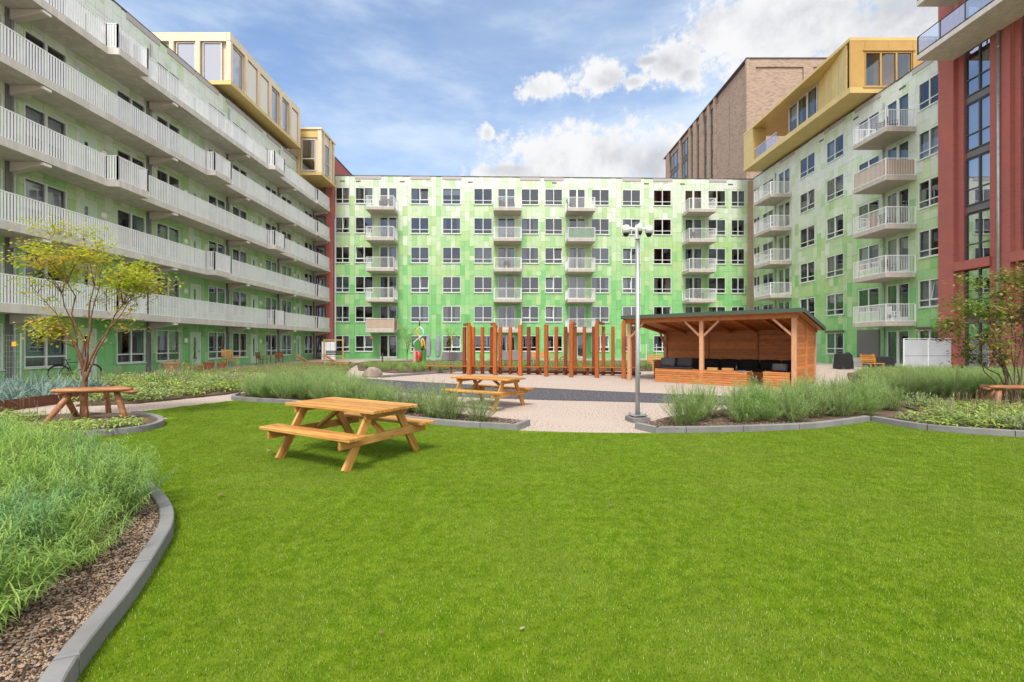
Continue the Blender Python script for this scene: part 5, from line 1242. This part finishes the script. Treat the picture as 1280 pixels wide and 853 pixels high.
for i in range(2):
    for k in range(3): plank('block', (k * .66 + .01, 0, .16 + i * .31), (k * .66 + .65, 0, .16 + i * .31), .2, .30, M['paving'], lw)
sg = thing('glass_screen', 'clear glass wind screen left of the shelter before the back block', 'screen', (W(808, 43), 43, 0))
q = MB(); q.box(0, .95, -.01, .01, .1, 1.5); q.build('glass_panel', M['clear'], sg)
for x in (0, .95): plank('post', (x, .03, 0), (x, .03, 1.55), .05, .05, M['white'], sg, up=(0, 1, 0))
# play sculpture
sx_, sy_ = W(524, 37.0), 37.0
pl_ = thing('play_sculpture', 'colourful looping play sculpture with red foot and green disc', 'sculpture', (sx_, sy_, 0))
q = MB(); q.lathe([(.24, .0), (.22, .4), (.24, .95)], 14, (-.02, 0)); q.build('foot', M['redpaint'], pl_, smooth=True)
q = MB(); q.lathe([(.2, 0), (.18, .5), (.2, 1.05)], 12, (.36, .05)); q.build('side_foot', M['greenpaint'], pl_); q = MB(); q.lathe([(.16, 0), (.16, .6), (.12, 1.3)], 12, (-.38, .1)); q.build('side_foot', M['pinkpaint'], pl_)
q = MB(); q.tube([(0, -.10, 1.45), (0, .10, 1.45)], .40, 20); q.build('disc', M['greenpaint'], pl_)
q = MB(); q.tube([(.18, -.2, 1.2), (.30, -.22, 1.5), (.22, -.2, 1.75), (.28, -.2, 2.0)], [.07, .09, .07, .03], 8); q.build('yellow_limb', M['yellow'], pl_, smooth=True)
s_pts = smooth_path([(.15, 0, .9), (-.35, 0, 1.2), (-.42, 0, 1.7), (0, 0, 2.05), (.38, 0, 2.3), (.34, 0, 2.7), (0, 0, 2.95), (-.28, 0, 2.6), (-.1, 0, 2.25), (.35, 0, 2.0), (.42, 0, 1.5), (.3, 0, .8)], 5) if False else None
cp = [Vector(p) for p in ((.15, 0, .9), (-.35, 0, 1.2), (-.42, .02, 1.7), (0, .04, 2.05), (.38, 0, 2.3), (.30, -.03, 2.7), (.02, 0, 2.95))]
cp2 = [Vector(p) for p in ((.02, 0.1, 2.95), (-.28, 0.1, 2.6), (-.16, 0.1, 2.25), (.30, 0.1, 1.95), (.42, 0.1, 1.5), (.34, 0.1, .8))]
for nm, c_, m_ in (('loop', cp, 'bluepaint'), ('loop', cp2, 'yellow')): q = MB(); q.tube(c_, .065, 8); q.build(nm, M[m_], pl_, smooth=True)
q = MB(); q.tube([(.02, .05, 2.9), (.0, .05, 3.15), (.03, .05, 3.5)], [.06, .045, .02], 8); q.build('spike', M['dark'], pl_)
# low bollards
for x, y, lab in ((W(478, 36), 36, 'short dark bollard light in the far bed left of the sculpture'), (W(601, 34), 34, 'short dark bollard light behind the left end of the orange posts')):
    t = thing('bollard_light', lab, 'bollard', (x, y, 0)); q = MB(); q.lathe([(.06, 0), (.06, .7)], 12); q.build('post', M['gframe'], t); q = MB(); q.lathe([(.062, .71), (.062, .80), (.05, .82)], 12); q.build('lamp_head', M['gframe'], t)
# orange lamp at the ground floor of the back block, plain colour without emission
q = MB(); q.lathe([(.001, 0), (.12, .05), (.15, .2), (.1, .34), (.03, .38)], 14)
wl = q.build('pendant_lamp', mat('warm_lamp', (.75, .30, .08), .5), None, T(W(463, 46.6), 46.9, 2.02), smooth=True); tag(wl, 'orange pendant lamp seen at the ground floor window of the back block', 'lamp')
# balcony furniture
def bal_chair(label, p, a, m=M['dark']): chair(label, p[0], p[1], a, m, p[2])
for px, Y, k, a, lab in ((478, 47.2, 5, .5, 'dark chair on the top left balcony of the back block'), (488, 47.2, 5, 2.6, 'second dark chair on the top left balcony of the back block'), (628, 47.2, 5, .4, 'dark chair on the top balcony above the orange posts left'), (640, 47.2, 5, 2.8, 'dark chair at the right of the top balcony above the orange posts'), (713, 47.2, 5, 1.2, 'dark chair on the top balcony right of the middle'),
                         (876, 47.6, 2, .9, 'dark chair on the second floor right balcony of the back block'), (634, 47.2, 3, .2, 'chair on the third floor balcony above the orange posts'), (868, 47.6, 4, .2, 'dark chair on the fourth floor right balcony of the back block')):
    bal_chair(lab, (W(px, Y), Y, FH * k - .076), a)
for Y, k, a, lab in ((30.0, 5, 1.2, 'dark chair on the top near balcony of the right block'), (30.9, 5, 2.4, 'second dark chair on the top near balcony of the right block'), (30.4, 3, 1.5, 'chair on the third floor near balcony of the right block'), (30.2, 2, 1.7, 'chair on the second floor near balcony of the right block'), (29.9, 1, 1.5, 'pale chair on the lowest near balcony of the right block')):
    bal_chair(lab, (24.8, Y, FH * k - .076), a, M['dark'] if k > 1 else M['white'])
tp = tag(place('balcony_plant', CV[0], None, T(24.9, 31.7, FH * 3 + 1.0) @ Matrix.Diagonal((1.3, 1.3, 2.2, 1))), 'bushy plant above the third floor near balcony rail of the right block', 'plant')
pot('clay pot carrying the bushy plant on the third floor near balcony', 24.9, 31.7, .22, 1.05, M['terra'], None, FH * 3 - .078)
for px, lab in ((466, 'green plant at the left end of the bamboo screened balcony'), (494, 'green plant at the right end of the bamboo screened balcony')):
    tag(place('balcony_plant', GL[1], None, T(W(px, 46.95), 46.95, FH + .62) @ Matrix.Diagonal((1.3, 1.0, 1.1, 1))), lab, 'plant')
    pot('pot under the ' + lab, W(px, 46.95), 46.95, .2, .7, M['terra'], None, FH - .078)
# fallen leaves on the lawn
def fallen(label, px, py, s, a, m):
    x, y = G(px, py); b = MB(); b.add([(-1, 0, .1), (-.4, -.45, .0), (.4, -.35, .25), (1, 0, .1), (.4, .4, .05), (-.4, .45, .3), (0, 0, .12)], [(0, 1, 6), (1, 2, 6), (2, 3, 6), (3, 4, 6), (4, 5, 6), (5, 0, 6)])
    tag(b.build('fallen_leaf', m, None, TR(x, y, .035, a) @ Matrix.Diagonal((s, s, s, 1))), label, 'leaf')
for i, (px, py, s, lab) in enumerate(((277, 623, .045, 'curled brown leaf on the lawn right of the left foreground bed'), (336, 566, .04, 'tan leaf on the lawn beside the left leg of the picnic table'), (477, 799, .02, 'reddish leaf on the near lawn left of centre'), (653, 793, .02, 'brown leaf on the near lawn right of centre'), (763, 637, .025, 'small tan leaf on the open lawn below the mast'))):
    fallen(lab, px, py, s, i * 1.3, M['chip1'] if i % 2 == 0 else M['chip2'])
